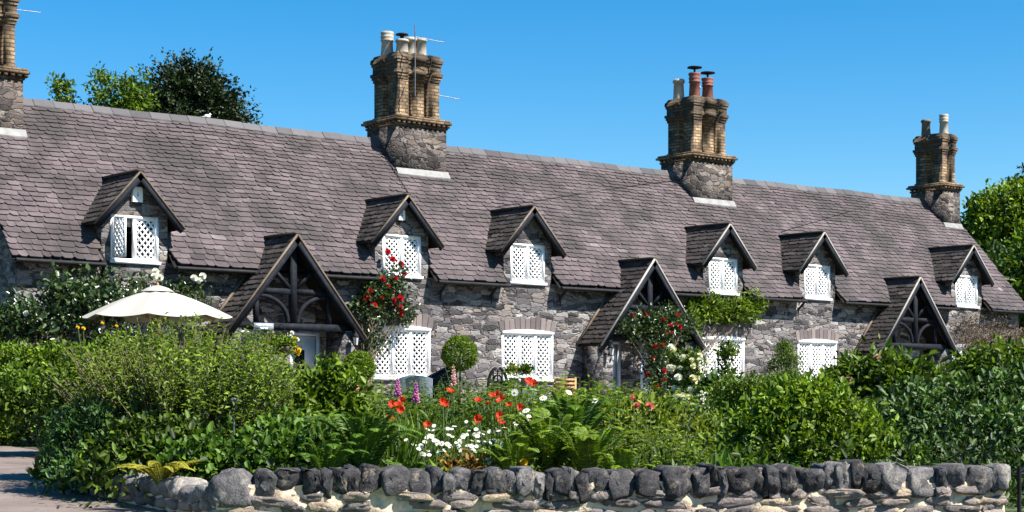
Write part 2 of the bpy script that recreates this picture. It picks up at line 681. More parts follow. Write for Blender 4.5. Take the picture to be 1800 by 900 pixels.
# voussoirs over the ground floor windows
rng = random.Random(5)
for c in DORM:
    mb = MB()
    n = 11
    for k in range(n):
        a = c - .86 + 1.72 * (k + .04) / n
        b = c - .86 + 1.72 * (k + .94) / n
        bow = lambda x: .07 * (1 - ((x - c) / .86) ** 2)
        h = rng.uniform(.22, .32)
        mb.prism([(a, -.014, 3.305), (b, -.014, 3.305), (b + (b - c) * .05, -.014, 3.31 + bow(b) + h), (a + (a - c) * .05, -.014, 3.31 + bow(a) + h)],
                 (0, .03, 0), rng.uniform(.1, 1))
    o = part('window_arch', mb, tinted('arch_stone', [(0, (.085, .071, .069)), (.5, (.145, .116, .112)), (1, (.21, .172, .158))], .85, 10, .3, .5) if 'arch' not in M else M['arch'])
    M['arch'] = o.data.materials[0]

# main roof ---------------------------------------------------------
SL = (RIDGE_Y - EAVE_Y) * math.hypot(1, PIT)
Vs = np.array([0, 1, PIT]) / math.hypot(1, PIT)
mb = MB()
rng = random.Random(11)


def notch(v):
    y = EAVE_Y + v / math.hypot(1, PIT)
    k = max(0.0, -y) * .35
    return [(c - X0 - .735 - k, c - X0 + .735 + k) for c in DORM] if y < .38 else []


slates(mb, (X0, EAVE_Y, EAVE_Z), (1, 0, 0), Vs, X1 - X0, SL - .04, .172, .285, rng, notch, taper=.72, spread=.12)
def sag(mb):                      # an old roof is never quite true
    for v in mb.v: v[:, 2] += .013 * np.sin(v[:, 0] * .55 + .4) + .009 * np.sin(v[:, 0] * 1.7 + v[:, 1] * .8)


sag(mb)
roof = part('roof', mb, M['slate'])
mb = MB()                         # boarding under the slates, front (split at the dormers) and back
cuts = [X0 + .02]
for c in DORM: cuts += [c - .75, c + .75]
cuts += [X1 - .02]
for i in range(0, len(cuts), 2):
    a, b = cuts[i], cuts[i + 1]
    mb.prism([(a, EAVE_Y + .01, EAVE_Z - .05), (b, EAVE_Y + .01, EAVE_Z - .05), (b, .40, roof_z(.40) - .06), (a, .40, roof_z(.40) - .06)], (0, 0, -.03))
mb.prism([(X0 + .02, .402, roof_z(.402) - .06), (X1 - .02, .402, roof_z(.402) - .06), (X1 - .02, 3, RIDGE_Z - .06), (X0 + .02, 3, RIDGE_Z - .06)], (0, 0, -.06))
mb.prism([(X0, 3, RIDGE_Z - .05), (X1, 3, RIDGE_Z - .05), (X1, 6.3, EAVE_Z), (X0, 6.3, EAVE_Z)], (0, 0, -.06))
part('roof_boarding', mb, M['soffit'], roof)
mb = MB()
x = X0
rng = random.Random(3)
while x < X1:
    L = rng.uniform(.4, .5)
    b = min(x + L - .012, X1)
    dz = rng.uniform(0, .012)
    h = .055
    for s in (-1, 1):
        mb.prism([(x, 3, RIDGE_Z + h + dz), (b, 3, RIDGE_Z + h + dz), (b, 3 + s * .15, RIDGE_Z - .15 * PIT + h + dz), (x, 3 + s * .15, RIDGE_Z - .15 * PIT + h + dz)], (0, 0, -.03), rng.random())
    x += L
sag(mb)
part('ridge_tiles', mb, M['ridge'], roof)
# gutters along each run of eave, and downpipes
for i in range(0, len(cuts), 2):
    a, b = cuts[i], cuts[i + 1]
    mb = MB()
    mb.tube([(a + .05, -.33, 4.385), ((a + b) / 2, -.33, 4.38), (b - .05, -.33, 4.375)], .045, 8)
    part('gutter', mb, M['black_iron'])
for x, y0 in ((-.78, -.08), (7.72, -.06), (9.22, -.05), (11.35, -.05), (19.9, -.05)):
    mb = MB()
    r = .035 if x > 0 else .05
    mb.tube([(x, -.30, 4.36), (x, y0, 4.16), (x, y0, 3.9), (x, y0, 1.3)], r, 8)
    part('downpipe', mb, M['black_iron'])


# windows -------------------------------------------------------------
def lattice(mb, x0, x1, z0, z1, nc, nr, y, wbar=.037, th=.018, tf=None):
    w, h = x1 - x0, z1 - z0
    a, b = w / nc, h / nr
    ang = math.atan2(b, a)
    for s, dy in ((1, 0.0), (-1, .006)):
        for k in np.arange(-nr - nc, nr + nc + 1) * 1.0:
            # line: (x-x0)/a - s*(z-z0)/b = k
            pts = []
            for t in np.linspace(0, 1, 2):
                pass
            cand = []
            for zz in (0, h):
                xx = (k + s * zz / b) * a
                if -1e-6 <= xx <= w + 1e-6: cand.append((xx, zz))
            for xx in (0, w):
                zz = (xx / a - k) * b / s
                if -1e-6 <= zz <= h + 1e-6: cand.append((xx, zz))
            if len(cand) < 2: continue
            cand.sort()
            p, q = cand[0], cand[-1]
            if math.hypot(q[0] - p[0], q[1] - p[1]) < .03: continue
            P_, Q_ = (x0 + p[0], y + dy, z0 + p[1]), (x0 + q[0], y + dy, z0 + q[1])
            if tf: P_, Q_ = tf(P_), tf(Q_)
            mb.bar(P_, Q_, wbar * .95, th, (0, -1, 0))


def window(c, x0, x1, z0, z1, lights, nc, nr, open_first=False, label=None):
    y = .03
    f = MB()
    t = .055
    f.span((x0, y - .03, z0), (x0 + t, y + .07, z1))
    f.span((x1 - t, y - .03, z0), (x1, y + .07, z1))
    f.span((x0 + t, y - .03, z1 - t), (x1 - t, y + .07, z1))
    f.span((x0 + t, y - .03, z0), (x1 - t, y + .07, z0 + t))
    f.span((x0 - .03, y - .09, z0 - .052), (x1 + .03, y - .032, z0 + .014))
    if lights == 3:                # low curved head board
        arc = [(x0 + (x1 - x0) * k / 14, y - .075, z1 + .01 + .055 * (1 - (2 * k / 14 - 1) ** 2)) for k in range(15)]
        f.prism([(x0, y - .075, z1 - .03), (x1, y - .075, z1 - .03)] + arc[::-1], (0, .043, 0))
    w = (x1 - x0 - 2 * t) / lights
    for k in range(1, lights):
        xm = x0 + t + k * w
        f.span((xm - .03, y - .025, z0 + t), (xm + .03, y + .06, z1 - t))
    win = part('window', f, M['white_paint'])
    if label: win['label'] = label
    g = MB()
    for k in range(lights):
        a, b = x0 + t + k * w, x0 + t + (k + 1) * w
        if k > 0: a += .03
        if k < lights - 1: b -= .03
        ca = MB()
        tf = None
        if open_first and k == 0:
            th_ = R(84)              # casement swung outwards on its left edge
            tf = lambda p, a=a: (a + (p[0] - a) * math.cos(th_) + (p[1] - y) * math.sin(th_), y - .02 - (p[0] - a) * math.sin(th_) + (p[1] - y) * math.cos(th_), p[2])
        e = .032
        rails = [((a, y, z0 + t), (a + e, y + .035, z1 - t)), ((b - e, y, z0 + t), (b, y + .035, z1 - t)),
                 ((a + e, y, z1 - t - e), (b - e, y + .035, z1 - t)), ((a + e, y, z0 + t), (b - e, y + .035, z0 + t + e))]
        for p, q in rails:
            if tf:
                n0 = len(ca.v)
                ca.span(p, q)
                ca.v[-1] = np.array([tf(v) for v in ca.v[-1]])
            else:
                ca.span(p, q)
        lattice(ca, a + e, b - e, z0 + t + e, z1 - t - e, nc, nr, y + .012, tf=tf)
        part('casement', ca, M['white_paint'], win)
        if not tf:
            g.poly([(a, y + .05, z0 + t), (b, y + .05, z0 + t), (b, y + .05, z1 - t), (a, y + .05, z1 - t)])
    part('pane', g, M['glass'], win)
    return win


for i, (a, b, c, d) in enumerate(LOWER):
    window(DORM[i], a, b, c, d, 3, 3, 7)

# dormers ---------------------------------------------------------------
for i, c in enumerate(DORM):
    rng = random.Random(40 + i)
    mb = MB()
    wx, wz0, wz1 = .535, 4.5, 5.44
    hw, AP = .74, 6.27
    se = AP - hw * 1.113
    mb.poly([(c - hw, 0, 4.5), (c - wx, 0, 4.5), (c - wx, 0, wz1), (c - hw, 0, wz1)])
    mb.poly([(c + wx, 0, 4.5), (c + hw, 0, 4.5), (c + hw, 0, wz1), (c + wx, 0, wz1)])
    mb.poly([(c - hw, 0, wz1), (c + hw, 0, wz1), (c + hw, 0, se + .02), (c, 0, AP), (c - hw, 0, se + .02)])
    for s in (-1, 1):
        mb.poly([(c + s * hw, 0, 4.5), (c + s * hw, 0, se + .02), (c + s * hw, 1.2, se + .02), (c + s * hw, 1.2, 4.5)])
        mb.poly([(c + s * wx, 0, wz0), (c + s * wx, .14, wz0), (c + s * wx, .14, wz1), (c + s * wx, 0, wz1)])
    mb.poly([(c - wx, 0, wz1), (c + wx, 0, wz1), (c + wx, .14, wz1), (c - wx, .14, wz1)])
    dorm = part('dormer', mb, M['facade_stone'])
    if i == 0:                       # room seen through the open casement
        rb = MB()
        rb.poly([(c - wx, 1.1, 4.3), (c + wx, 1.1, 4.3), (c + wx, 1.1, 5.5), (c - wx, 1.1, 5.5)])
        rb.poly([(c - wx, .14, 4.3), (c - wx, 1.1, 4.3), (c - wx, 1.1, 5.5), (c - wx, .14, 5.5)])
        rb.poly([(c + wx, .14, 4.3), (c + wx, 1.1, 4.3), (c + wx, 1.1, 5.5), (c + wx, .14, 5.5)])
        rb.poly([(c - wx, .14, 5.5), (c + wx, .14, 5.5), (c + wx, 1.1, 5.5), (c - wx, 1.1, 5.5)])
        rb.poly([(c - wx, .14, 4.3), (c + wx, .14, 4.3), (c + wx, 1.1, 4.3), (c - wx, 1.1, 4.3)])
        part('room_lining', rb, M['dark_room'], dorm)
        bl = MB()
        bl.span((c - .47, .12, 5.22), (c - .03, .135, 5.38))
        part('roller_blind', bl, M['curtain'], dorm)
    window(c, c - wx, c + wx, wz0, wz1, 2, 3, 6 if i else 5, open_first=(i == 0),
           label='white lattice window with its left casement swung open' if i == 0 else None)
    # roof of the dormer
    rt, half, fy = 6.34, .985, -.26
    mb = MB()
    for s in (-1, 1):
        ez = rt - half * 1.113
        back = 1.55
        sl = half * math.hypot(1, 1.113)
        V = np.array([-s, 0, 1.113]) / math.hypot(1, 1.113)
        if s < 0: O, U = (c - half, back, ez), (0, -1, 0)
        else: O, U = (c + half, fy, ez), (0, 1, 0)
        slates(mb, O, U, V, back - fy, sl - .01, .15, .28, rng, base=.42, spread=.22, thick=.017)
    dr = part('dormer_roof', mb, M['slate_weathered'], dorm)
    mb = MB()
    for s in (-1, 1):
        ez = rt - half * 1.113
        mb.prism([(c + s * half, fy + .03, ez - .012), (c, fy + .03, rt - .012), (c, 1.5, rt - .012), (c + s * half, 1.5, ez - .012)], (0, 0, -.035))
    part('roof_boarding', mb, M['soffit'], dorm)
    mb = MB()
    mb.bar((c, fy + .01, rt + .02), (c, 1.45, rt + .02), .16, .05)
    part('ridge_tiles', mb, M['slate_weathered'], dorm)
    top, low = MB(), MB()
    pale = i >= 3
    for s in (-1, 1):
        d = np.array([s, 0, -1.113]) / math.hypot(1, 1.113)
        nrm = np.array([s * 1.113, 0, 1]) / math.hypot(1, 1.113)
        p0 = np.array([c, fy - .005, rt - .02])
        p1 = p0 + d * (half * math.hypot(1, 1.113) + .03)
        top.bar(p0 + nrm * .008, p1 + nrm * .008, .035, .036, nrm, rng.uniform(.25, .6))
        low.bar(p0 - nrm * .075 + np.array([0, .012, 0]), p1 - nrm * .075 + np.array([0, .012, 0]), .03, .11, nrm)
    part('verge_board', top, M['timber_pale'] if pale else M['timber_weathered'], dorm)
    part('bargeboard', low, M['timber_black'], dorm)

# porches ------------------------------------------------------------------
for i, c in enumerate(PORCH):
    rng = random.Random(60 + i)
    PY, AP, HWD, SLP = -.92, 5.2, 1.74, 1.245
    foot = AP - HWD * SLP
    por = bpy.data.objects.new('porch', None)
    COL.objects.link(por)
    setparent(por, terrace)
    for s in (-1, 1):                # stone side walls
        mb = MB()
        mb.span((c + s * 1.29, -.80, .9), (c + s * 1.60, -.004, 3.16))
        part('side_wall', mb, M['facade_stone'], por)
    mb = MB()
    back = .5
    for s in (-1, 1):
        V = np.array([-s, 0, SLP]) / math.hypot(1, SLP)
        sl = HWD * math.hypot(1, SLP)
        # only as deep as the wall below the eave line, deeper above it
        ex = lambda v, s=s: [((-1, back + .0 - .0) if s < 0 else (-PY, 99))] if (foot + v * SLP / math.hypot(1, SLP)) < 4.38 else []
        if s < 0: O, U = (c - HWD, back, foot), (0, -1, 0)
        else: O, U = (c + HWD, PY, foot), (0, 1, 0)
        slates(mb, O, U, V, back - PY, sl - .01, .15, .28, rng, ex, base=.4, spread=.22, thick=.017)
    part('porch_roof', mb, M['slate_weathered'], por)
    mb = MB()
    for s in (-1, 1):
        mb.prism([(c + s * HWD, PY + .03, foot - .012), (c, PY + .03, AP - .012), (c, -.005, AP - .012), (c + s * HWD, -.005, foot - .012)], (0, 0, -.04))
    part('roof_boarding', mb, M['soffit'], por)
    mb = MB()
    mb.bar((c, PY + .01, AP + .02), (c, .42, AP + .02), .17, .05)
    part('ridge_tiles', mb, M['slate_weathered'], por)
    top, low = MB(), MB()
    for s in (-1, 1):
        d = np.array([s, 0, -SLP]) / math.hypot(1, SLP)
        nrm = np.array([s * SLP, 0, 1]) / math.hypot(1, SLP)
        p0 = np.array([c, PY - .005, AP - .02])
        p1 = p0 + d * (HWD * math.hypot(1, SLP) + .04)
        top.bar(p0 + nrm * .008, p1 + nrm * .008, .04, .04, nrm, rng.uniform(.3, .65))
        low.bar(p0 - nrm * .085 + np.array([0, .014, 0]), p1 - nrm * .085 + np.array([0, .014, 0]), .035, .105, nrm)
        q = np.array([c, -.03, AP + .0])
        k0 = (AP - 4.33) / SLP * math.hypot(1, SLP)
        fl = MB()
        fl.bar(q + d * k0 + nrm * .05, q + d * HWD * math.hypot(1, SLP) + nrm * .05, .06, .05, nrm, .6)
        part('wall_flashing', fl, M['timber_weathered'], por)
    part('verge_board', top, M['timber_pale'] if i else M['timber_weathered'], por)
    part('bargeboard', low, M['timber_black'], por)
    mb = MB()                         # the black truss in the gable
    ty = -.72
    zt = 3.2
    mb.span((c - 1.58, ty - .06, zt - .06), (c + 1.58, ty + .06, zt + .09))
    mb.span((c - .075, ty - .05, zt + .09), (c + .075, ty + .05, AP - .2))
    zc = 3.97
    mb.span((c - .95, ty - .04, zc - .06), (c - .075, ty + .04, zc + .06))
    mb.span((c + .075, ty - .04, zc - .06), (c + .95, ty + .04, zc + .06))
    for s in (-1, 1):
        mb.span((c + s * .90 - .05, ty - .038, zt + .09), (c + s * .90 + .05, ty + .038, zc - .06))
        mb.bar((c + s * .09, ty - .005, zc + .08), (c + s * .52, ty - .005, zc + .5), .07, .09, (0, -1, 0))
        pts = []
        for k in range(9):
            a = PI / 2 * k / 8
            pts.append((c + s * (.82 - .70 * math.sin(a)), ty - .002, zt + .12 + (zc - zt - .22) * math.cos(a)))
        mb.tube(pts, .05, 6)
        mb.bar((c + s * 1.5, ty, zt), (c + s * .04, ty, AP - .16), .075, .11, (0, -1, 0))
    part('truss', mb, M['timber_black'], por)

for k, (a, b, z0, z1) in enumerate(DOORS):
    f = MB()
    f.span((a, .0, z0), (a + .07, .12, z1))
    f.span((b - .07, .0, z0), (b, .12, z1))
    f.span((a + .07, .0, z1 - .07), (b - .07, .12, z1))
    f.span((a - .02, -.1, z0 - .02), (b + .02, .12, z0))
    for (p, q, u, v) in ((a + .09, b - .09, z0 + .01, z1 - .08),):
        f.span((p, .07, u), (q, .115, v))
        for zz in (.18, 1.05):
            f.span((p + .07, .055, u + zz), (q - .07, .068, u + zz + (.72 if zz < 1 else .7)))
    d = part('door', f, M['door_paint'])
    if k == 1:
        g = MB()
        g.span((a + .14, .045, z0 + 1.05), (a + .40, .053, z0 + 1.5))
        part('pane', g, M['glass'], d)
    h = MB()
    h.lathe((b - .16, .03, z0 + .95), [(.012, -.03), (.03, -.02), (.035, 0), (.03, .02), (.012, .03)], 8)
    part('handle', h, M['black_iron'], d)

# chimney stacks -----------------------------------------------------------
def stack(x0, x1, y0, y1, pots, shaft_w, nf, seed):
    rng = random.Random(seed)
    cx, cy = (x0 + x1) / 2, (y0 + y1) / 2
    mb = MB()
    mb.span((x0, y0, roof_z(y0) - .3), (x1, y1, 8.40))
    base = part('chimney_stack', mb, M['chimney_stone'])
    mb = MB()                        # corbelled brick course with dentils
    for dz, o in ((8.402, .03), (8.52, .11), (8.585, .07)):
        mb.span((x0 - o, y0 - o, dz), (x1 + o, y1 + o, dz + (.05 if o != .11 else .06)))
    x = x0 - .02
    while x < x1 + .02:
        mb.span((x, y0 - .095, 8.454), (x + .075, y0 - .004, 8.518))
        x += .15
    y = y0 - .02
    while y < y1:
        mb.span((x0 - .095, y, 8.454), (x0 - .004, y + .075, 8.518))
        mb.span((x1 + .004, y, 8.454), (x1 + .095, y + .075, 8.518))
        y += .15
    part('cornice', mb, M['brick'], base)
    hx, hy = shaft_w / 2, (y1 - y0) / 2 - .12
    # scalloped outline: projecting piers with recesses between
    def outline(o, d=.13):
        pts = []
        def side(p, q, n, nrm):
            p, q = np.array(p, float), np.array(q, float)
            k = 2 * n - 1
            tot = n * 2.0 + (n - 1) * 1.1
            cum = 0.0
            for j in range(k):
                wd = 2.0 if j % 2 == 0 else 1.1
                a, b = p + (q - p) * cum / tot, p + (q - p) * (cum + wd) / tot
                cum += wd
                off = nrm * (0 if j % 2 == 0 else -d)
                pts.append(a + off)
                pts.append(b + off)
        side((-hx, -hy), (hx, -hy), nf, np.array([0, -1.0]))
        side((hx, -hy), (hx, hy), 2, np.array([1.0, 0]))
        side((hx, hy), (-hx, hy), nf, np.array([0, 1.0]))
        side((-hx, hy), (-hx, -hy), 2, np.array([-1.0, 0]))
        pts = np.array(pts)
        return pts * np.array([1 + o / hx, 1 + o / hy]) + np.array([cx, cy])
    mb = MB()
    levels = [(8.62, .03, .13), (8.70, .03, .13), (8.705, 0, .13), (9.58, 0, .13), (9.585, .025, .11), (9.65, .025, .11), (9.655, .05, .09), (9.72, .05, .09), (9.725, .075, .07), (9.80, .075, .07),
              (9.805, .03, .06), (9.98, .03, .06), (9.985, .055, .05), (10.05, .055, .05), (10.055, .075, .05), (10.15, .07, .05), (10.19, .03, .05), (10.25, .0, .05)]
    rings = [np.column_stack([outline(o, d), np.full(len(outline(o, d)), z)]) for z, o, d in levels]
    n = len(rings[0])
    f = [(i * n + j, i * n + (j + 1) % n, (i + 1) * n + (j + 1) % n, (i + 1) * n + j) for i in range(len(levels) - 1) for j in range(n)]
    mb.add(np.concatenate(rings), f)
    mb.poly(rings[-1])
    mb.lathe((cx, cy, 0), [(min(hx, hy) * .8, 10.245), (min(hx, hy) * .5, 10.29)], 10)
    part('brick_shaft', mb, M['brick'], base)
    mb = MB()
    yb = y0 - .015
    mb.prism([(x0 - .02, yb - .10, roof_z(yb - .10) + .05), (x1 + .05, yb - .10, roof_z(yb - .10) + .05), (x1 + .05, yb, roof_z(yb) + .10), (x0 - .02, yb, roof_z(yb) + .10)], (0, 0, -.03))
    part('flashing', mb, M['lead'], base)
    for (dx, dy, h, r, mat, style) in pots:
        mb = MB()
        z = 10.23
        if style == 'roll':
            prof = [(r * 1.05, 0), (r * .95, .1), (r * .85, h * .6), (r * 1.0, h * .62), (r * 1.0, h * .68), (r * .9, h * .7), (r * 1.02, h * .76), (r * 1.02, h * .82), (r * .9, h * .84), (r * 1.0, h * .9), (r * 1.0, h), (r * .7, h), (r * .7, h - .08)]
        elif style == 'cowl':
            prof = [(r, 0), (r * .85, h * .6), (r * 1.0, h * .62), (r * 1.0, h * .67), (r * .85, h * .69), (r * 1.0, h * .75), (r * 1.0, h * .8), (r * .85, h * .82), (r * 1.05, h * .9), (r * 1.05, h * .96), (r * .3, h)]
        else:
            prof = [(r * 1.05, 0), (r, .08), (r * .88, h * .82), (r * 1.1, h * .84), (r * 1.1, h * .92), (r * .95, h), (r * .65, h), (r * .65, h - .1)]
        mb.lathe((cx + dx, cy + dy, z), prof, 14)
        part('chimney_pot', mb, M[mat], base, True)
        if style == 'cowl':
            mb = MB()
            mb.lathe((cx + dx, cy + dy, z + h), [(.03, -.02), (.03, .08), (r * .8, .1), (r * 1.3, .12), (r * 1.2, .15), (.03, .18)], 14)
            part('cowl', mb, M['black_iron'], base)
        elif mat == 'dark_pot':
            pass
    return base


stack(-2.35, -1.47, 2.25, 3.55, [(0, .3, .6, .15, 'buff_pot', 'roll'), (0, -.2, .6, .15, 'buff_pot', 'plain')], .62, 2, 1)
stack(8.05, 9.56, 2.25, 3.55, [(-.44, .22, .62, .165, 'buff_pot', 'roll'), (-.24, -.15, .40, .16, 'buff_pot', 'plain'), (.08, -.05, .5, .15, 'buff_pot', 'plain'), (.34, -.12, .5, .155, 'buff_pot', 'plain')], 1.24, 3, 2)
stack(18.09, 19.66, 2.25, 3.55, [(-.42, .3, .6, .16, 'buff_pot', 'plain'), (-.18, -.1, .78, .17, 'clay_pot', 'cowl'), (.24, -.2, .66, .17, 'clay_pot', 'cowl'), (.28, .32, .5, .13, 'buff_pot', 'plain')], 1.24, 3, 3)
stack(29.18, 30.02, 2.25, 3.55, [(-.12, .28, .55, .15, 'dark_pot', 'plain'), (.05, -.3, .66, .15, 'buff_pot', 'roll')], .64, 2, 4)
# ------------------------------------------------------------------ rocks and the front wall
def rock(mb, c, ax, hs_, rng, n=(7, 12), e=.55, cuts=12, tint=.5):
    """faceted stone: superellipsoid cut by random planes; ax = 3x3 rows of axes"""
    th = np.linspace(-PI / 2, PI / 2, n[0])
    ph = np.linspace(0, 2 * PI, n[1], endpoint=False)
    sg = lambda q, p: np.sign(q) * np.abs(q) ** p
    T, Pp = np.meshgrid(th, ph, indexing='ij')
    p = np.stack([sg(np.cos(T), e) * sg(np.cos(Pp), e), sg(np.cos(T), e) * sg(np.sin(Pp), e), sg(np.sin(T), e)], -1).reshape(-1, 3)
    for _ in range(cuts):
        d = np.array([rng.gauss(0, 1) for _ in range(3)])
        d /= np.linalg.norm(d)
        o = rng.uniform(.72, 1.05)
        q = p @ d
        p = p - np.maximum(q - o, 0)[:, None] * d * .97
    p += np.array([[rng.gauss(0, .02) for _ in range(3)] for _ in range(len(p))])
    v = (p * np.asarray(hs_)) @ np.asarray(ax) + np.asarray(c)
    m = n[1]
    f = [(i * m + j, i * m + (j + 1) % m, (i + 1) * m + (j + 1) % m, (i + 1) * m + j) for i in range(n[0] - 1) for j in range(m)]
    mb.add(v, f, tint)


def rockmat(name, stops, lichen, amt):
    m, N, L, P = newmat(name)
    f = attr(N)
    v = coords(N, L)
    n = noise(N, L, v, 8, 8, .72)
    n.inputs['Distortion'].default_value = 1.2
    f = math_(N, L, 'MULTIPLY_ADD', math_(N, L, 'SUBTRACT', n.outputs['Fac'], .5), 1.7, f)
    r = ramp(N, stops)
    L.new(f, r.inputs[0])
    n2 = noise(N, L, v, 7.5, 6, .7)
    r2 = ramp(N, [(.56, (0, 0, 0)), (.68, (amt, amt, amt))])
    L.new(n2.outputs['Fac'], r2.inputs[0])
    c = mixc(N, L, r2.outputs[0], r.outputs[0], lichen)
    n3 = noise(N, L, v, 60, 4, .7)
    r3 = ramp(N, [(.3, (.65, .65, .65)), (.7, (1.2, 1.2, 1.2))])
    L.new(n3.outputs['Fac'], r3.inputs[0])
    L.new(mixc(N, L, 1, c, r3.outputs[0], 'MULTIPLY'), P.inputs['Base Color'])
    P.inputs['Roughness'].default_value = .82
    P.inputs['Specular IOR Level'].default_value = .25
    h = math_(N, L, 'MULTIPLY_ADD', n3.outputs['Fac'], .35, n.outputs['Fac'])
    bump(N, L, P, h, .9, .025)
    return m


M['coping'] = rockmat('coping_rock', [(0, (.014, .0135, .0145)), (.4, (.063, .060, .062)), (.65, (.138, .129, .128)), (.85, (.24, .222, .2)), (1, (.4, .35, .285))], (.34, .28, .2), .6)
M['wall_rock'] = rockmat('wall_rock', [(0, (.06, .052, .05)), (.4, (.17, .145, .135)), (.7, (.27, .22, .19)), (.9, (.36, .27, .17)), (1, (.44, .36, .25))], (.45, .38, .27), .45)
M['mortar'] = plain('cream_mortar', (.66, .52, .36), .95, var=.2, scale=16, bmp=.9)

WA, WB = np.array([-2.2, 12.95]), np.array([3.97, 14.02])       # camera-plan coordinates (across, away)
a3 = np.append(W(*WA), 0)
b3 = np.append(W(*WB), 0)
WL = np.linalg.norm(b3 - a3)
e1 = (b3 - a3) / WL
out = np.array([e1[1], -e1[0], 0])                              # towards the street
UPV = np.array([0, 0, 1.0])
AX = np.stack([e1, out, UPV])


def slab(mb, c, ax, outline, d0, d1, rng, tint, bev=.16, rough=.010):
    """split stone: outline (s, z) extruded from depth d0 to a broken face at d1"""
    o = np.asarray(outline, float)
    m = len(o)
    mid = o.mean(0)
    j = lambda q: np.array([[rng.gauss(0, q), rng.gauss(0, q)] for _ in range(m)])
    tilt = (rng.gauss(0, .2), rng.gauss(0, .14))
    cut = [(rng.uniform(0, 6.28), rng.uniform(.0, .05), rng.uniform(.05, .35)) for _ in range(3)]
    rings = []
    for k, d in ((1.0, d0), (1.0, d1 - .02), (1 - bev * .4, d1 - .006), (1 - bev, d1), (.6, d1 + .003), (.3, d1 + .004)):
        p = mid + (o - mid) * k + (j(rough * .6) if d > d0 else 0)
        dd = np.full(m, d)
        if d > d0 + .01:
            q = p - mid
            dd = dd + q[:, 0] * tilt[0] + q[:, 1] * tilt[1]
            for (an, off, st) in cut:
                h = q[:, 0] * math.cos(an) + q[:, 1] * math.sin(an) - off
                dd = dd - np.maximum(h, 0) * st
            if d > d1 - .03: dd = dd + np.array([rng.gauss(0, rough * .55) for _ in range(m)])
        rings.append(np.column_stack([p[:, 0], dd, p[:, 1]]))
    v = np.concatenate(rings) @ np.asarray(ax) + np.asarray(c)
    f = [(i * m + a, i * m + (a + 1) % m, (i + 1) * m + (a + 1) % m, (i + 1) * m + a) for i in range(len(rings) - 1) for a in range(m)]
    mb.add(v, f, tint)
    mb.poly(v[-m:], tint)


def stone_outline(w, h, rng, kind='body'):
    if kind == 'cope':
        pts = [(-.40, -.42), (-.08, -.54), (.36, -.46), (.50, -.20), (.50, .30), (.40, .47), (.08, .51), (-.32, .49), (-.49, .34), (-.50, -.18)]
        drop = rng.uniform(-.25, .25)
        return [(x * w * (1 + rng.gauss(0, .05)), z * h + (rng.uniform(-.12, .04) * h + drop * x * h if z < -.3 else rng.gauss(0, .035) * h)) for x, z in pts]
    sk = rng.uniform(-.18, .18)
    pts = [(-.51, rng.uniform(-.2, .2)), (-.40, -.40), (-.05, -.5), (.36, -.44), (.51, rng.uniform(-.2, .2)), (.40, .42), (.02, .5), (-.38, .43)]
    return [(x * w * (1 + rng.gauss(0, .035)), (z + sk * x) * h * (1 + rng.gauss(0, .08))) for x, z in pts]

Wp = lambda s, d, z: a3 + e1 * s + out * d + UPV * z            # d: out of the front face
wall = thing('garden_wall', 'low rubble stone wall with pale mortar and dark upright coping stones along the street', 'wall', tuple(Wp(WL / 2, -.17, .3)))
WO = np.array(Wp(WL / 2, -.17, .3))
rng = random.Random(21)
mb = MB()
# mortar core with an uneven face
ns, nh = 150, 22
z0, z1 = .2, .985
v = []
for i in range(ns + 1):
    for j in range(nh + 1):
        s, z = WL * i / ns, z0 + (z1 - z0) * j / nh
        v.append(Wp(s, .012 * math.sin(s * 23 + z * 31) + rng.gauss(0, .006), z + (0 if j < nh else rng.gauss(0, .012))))
mb.add(v, [(i * (nh + 1) + j, (i + 1) * (nh + 1) + j, (i + 1) * (nh + 1) + j + 1, i * (nh + 1) + j + 1) for i in range(ns) for j in range(nh)])
for d0, d1, s0, s1 in ((-.34, -.03, 0, WL),):
    c = [Wp(s, d, z) for z in (z0, z1 - .01) for s, d in ((s0, d0), (s1, d0), (s1, d1), (s0, d1))]
    mb.add(c, [(0, 1, 2, 3)[::-1], (4, 5, 6, 7), (0, 1, 5, 4), (1, 2, 6, 5), (2, 3, 7, 6), (3, 0, 4, 7)])
# mortar fillets squeezed up between the coping stones
s = .05
while s < WL - .05:
    rock(mb, Wp(s, -.02, .90 + rng.uniform(-.02, .03)), AX, (rng.uniform(.06, .13), .035, rng.uniform(.02, .05)), rng, (5, 9), .7, 10)
    s += rng.uniform(.2, .5)
mb.build('mortar_core', M['mortar'], wall, WO)
mb = MB()
z = .915
row = 0
while z > .25:
    h = rng.uniform(.05, .09)
    s = rng.uniform(-.1, .05)
    while s < WL - .03:
        w = rng.choice([rng.uniform(.12, .22), rng.uniform(.2, .42), rng.uniform(.26, .5)])
        w = min(w, WL - s + .01)
        if w > .09:
            hh = h * rng.uniform(.75, 1.1)
            tilt = rng.gauss(0, .07)
            ca, sa = math.cos(tilt), math.sin(tilt)
            ax = np.stack([e1 * ca + UPV * sa, out, UPV * ca - e1 * sa])
            t = rng.choice([rng.uniform(.15, .5), rng.uniform(.3, .7), rng.uniform(.5, 1.0)])
            slab(mb, Wp(s + w / 2, 0, z - h / 2 + rng.gauss(0, .008)), ax, stone_outline(w + .008, hh + .012, rng), -.08, rng.uniform(.018, .042), rng, t, .08, .007)
        s += w + rng.uniform(.006, .03)
    z -= h + rng.uniform(.004, .014)
    row += 1
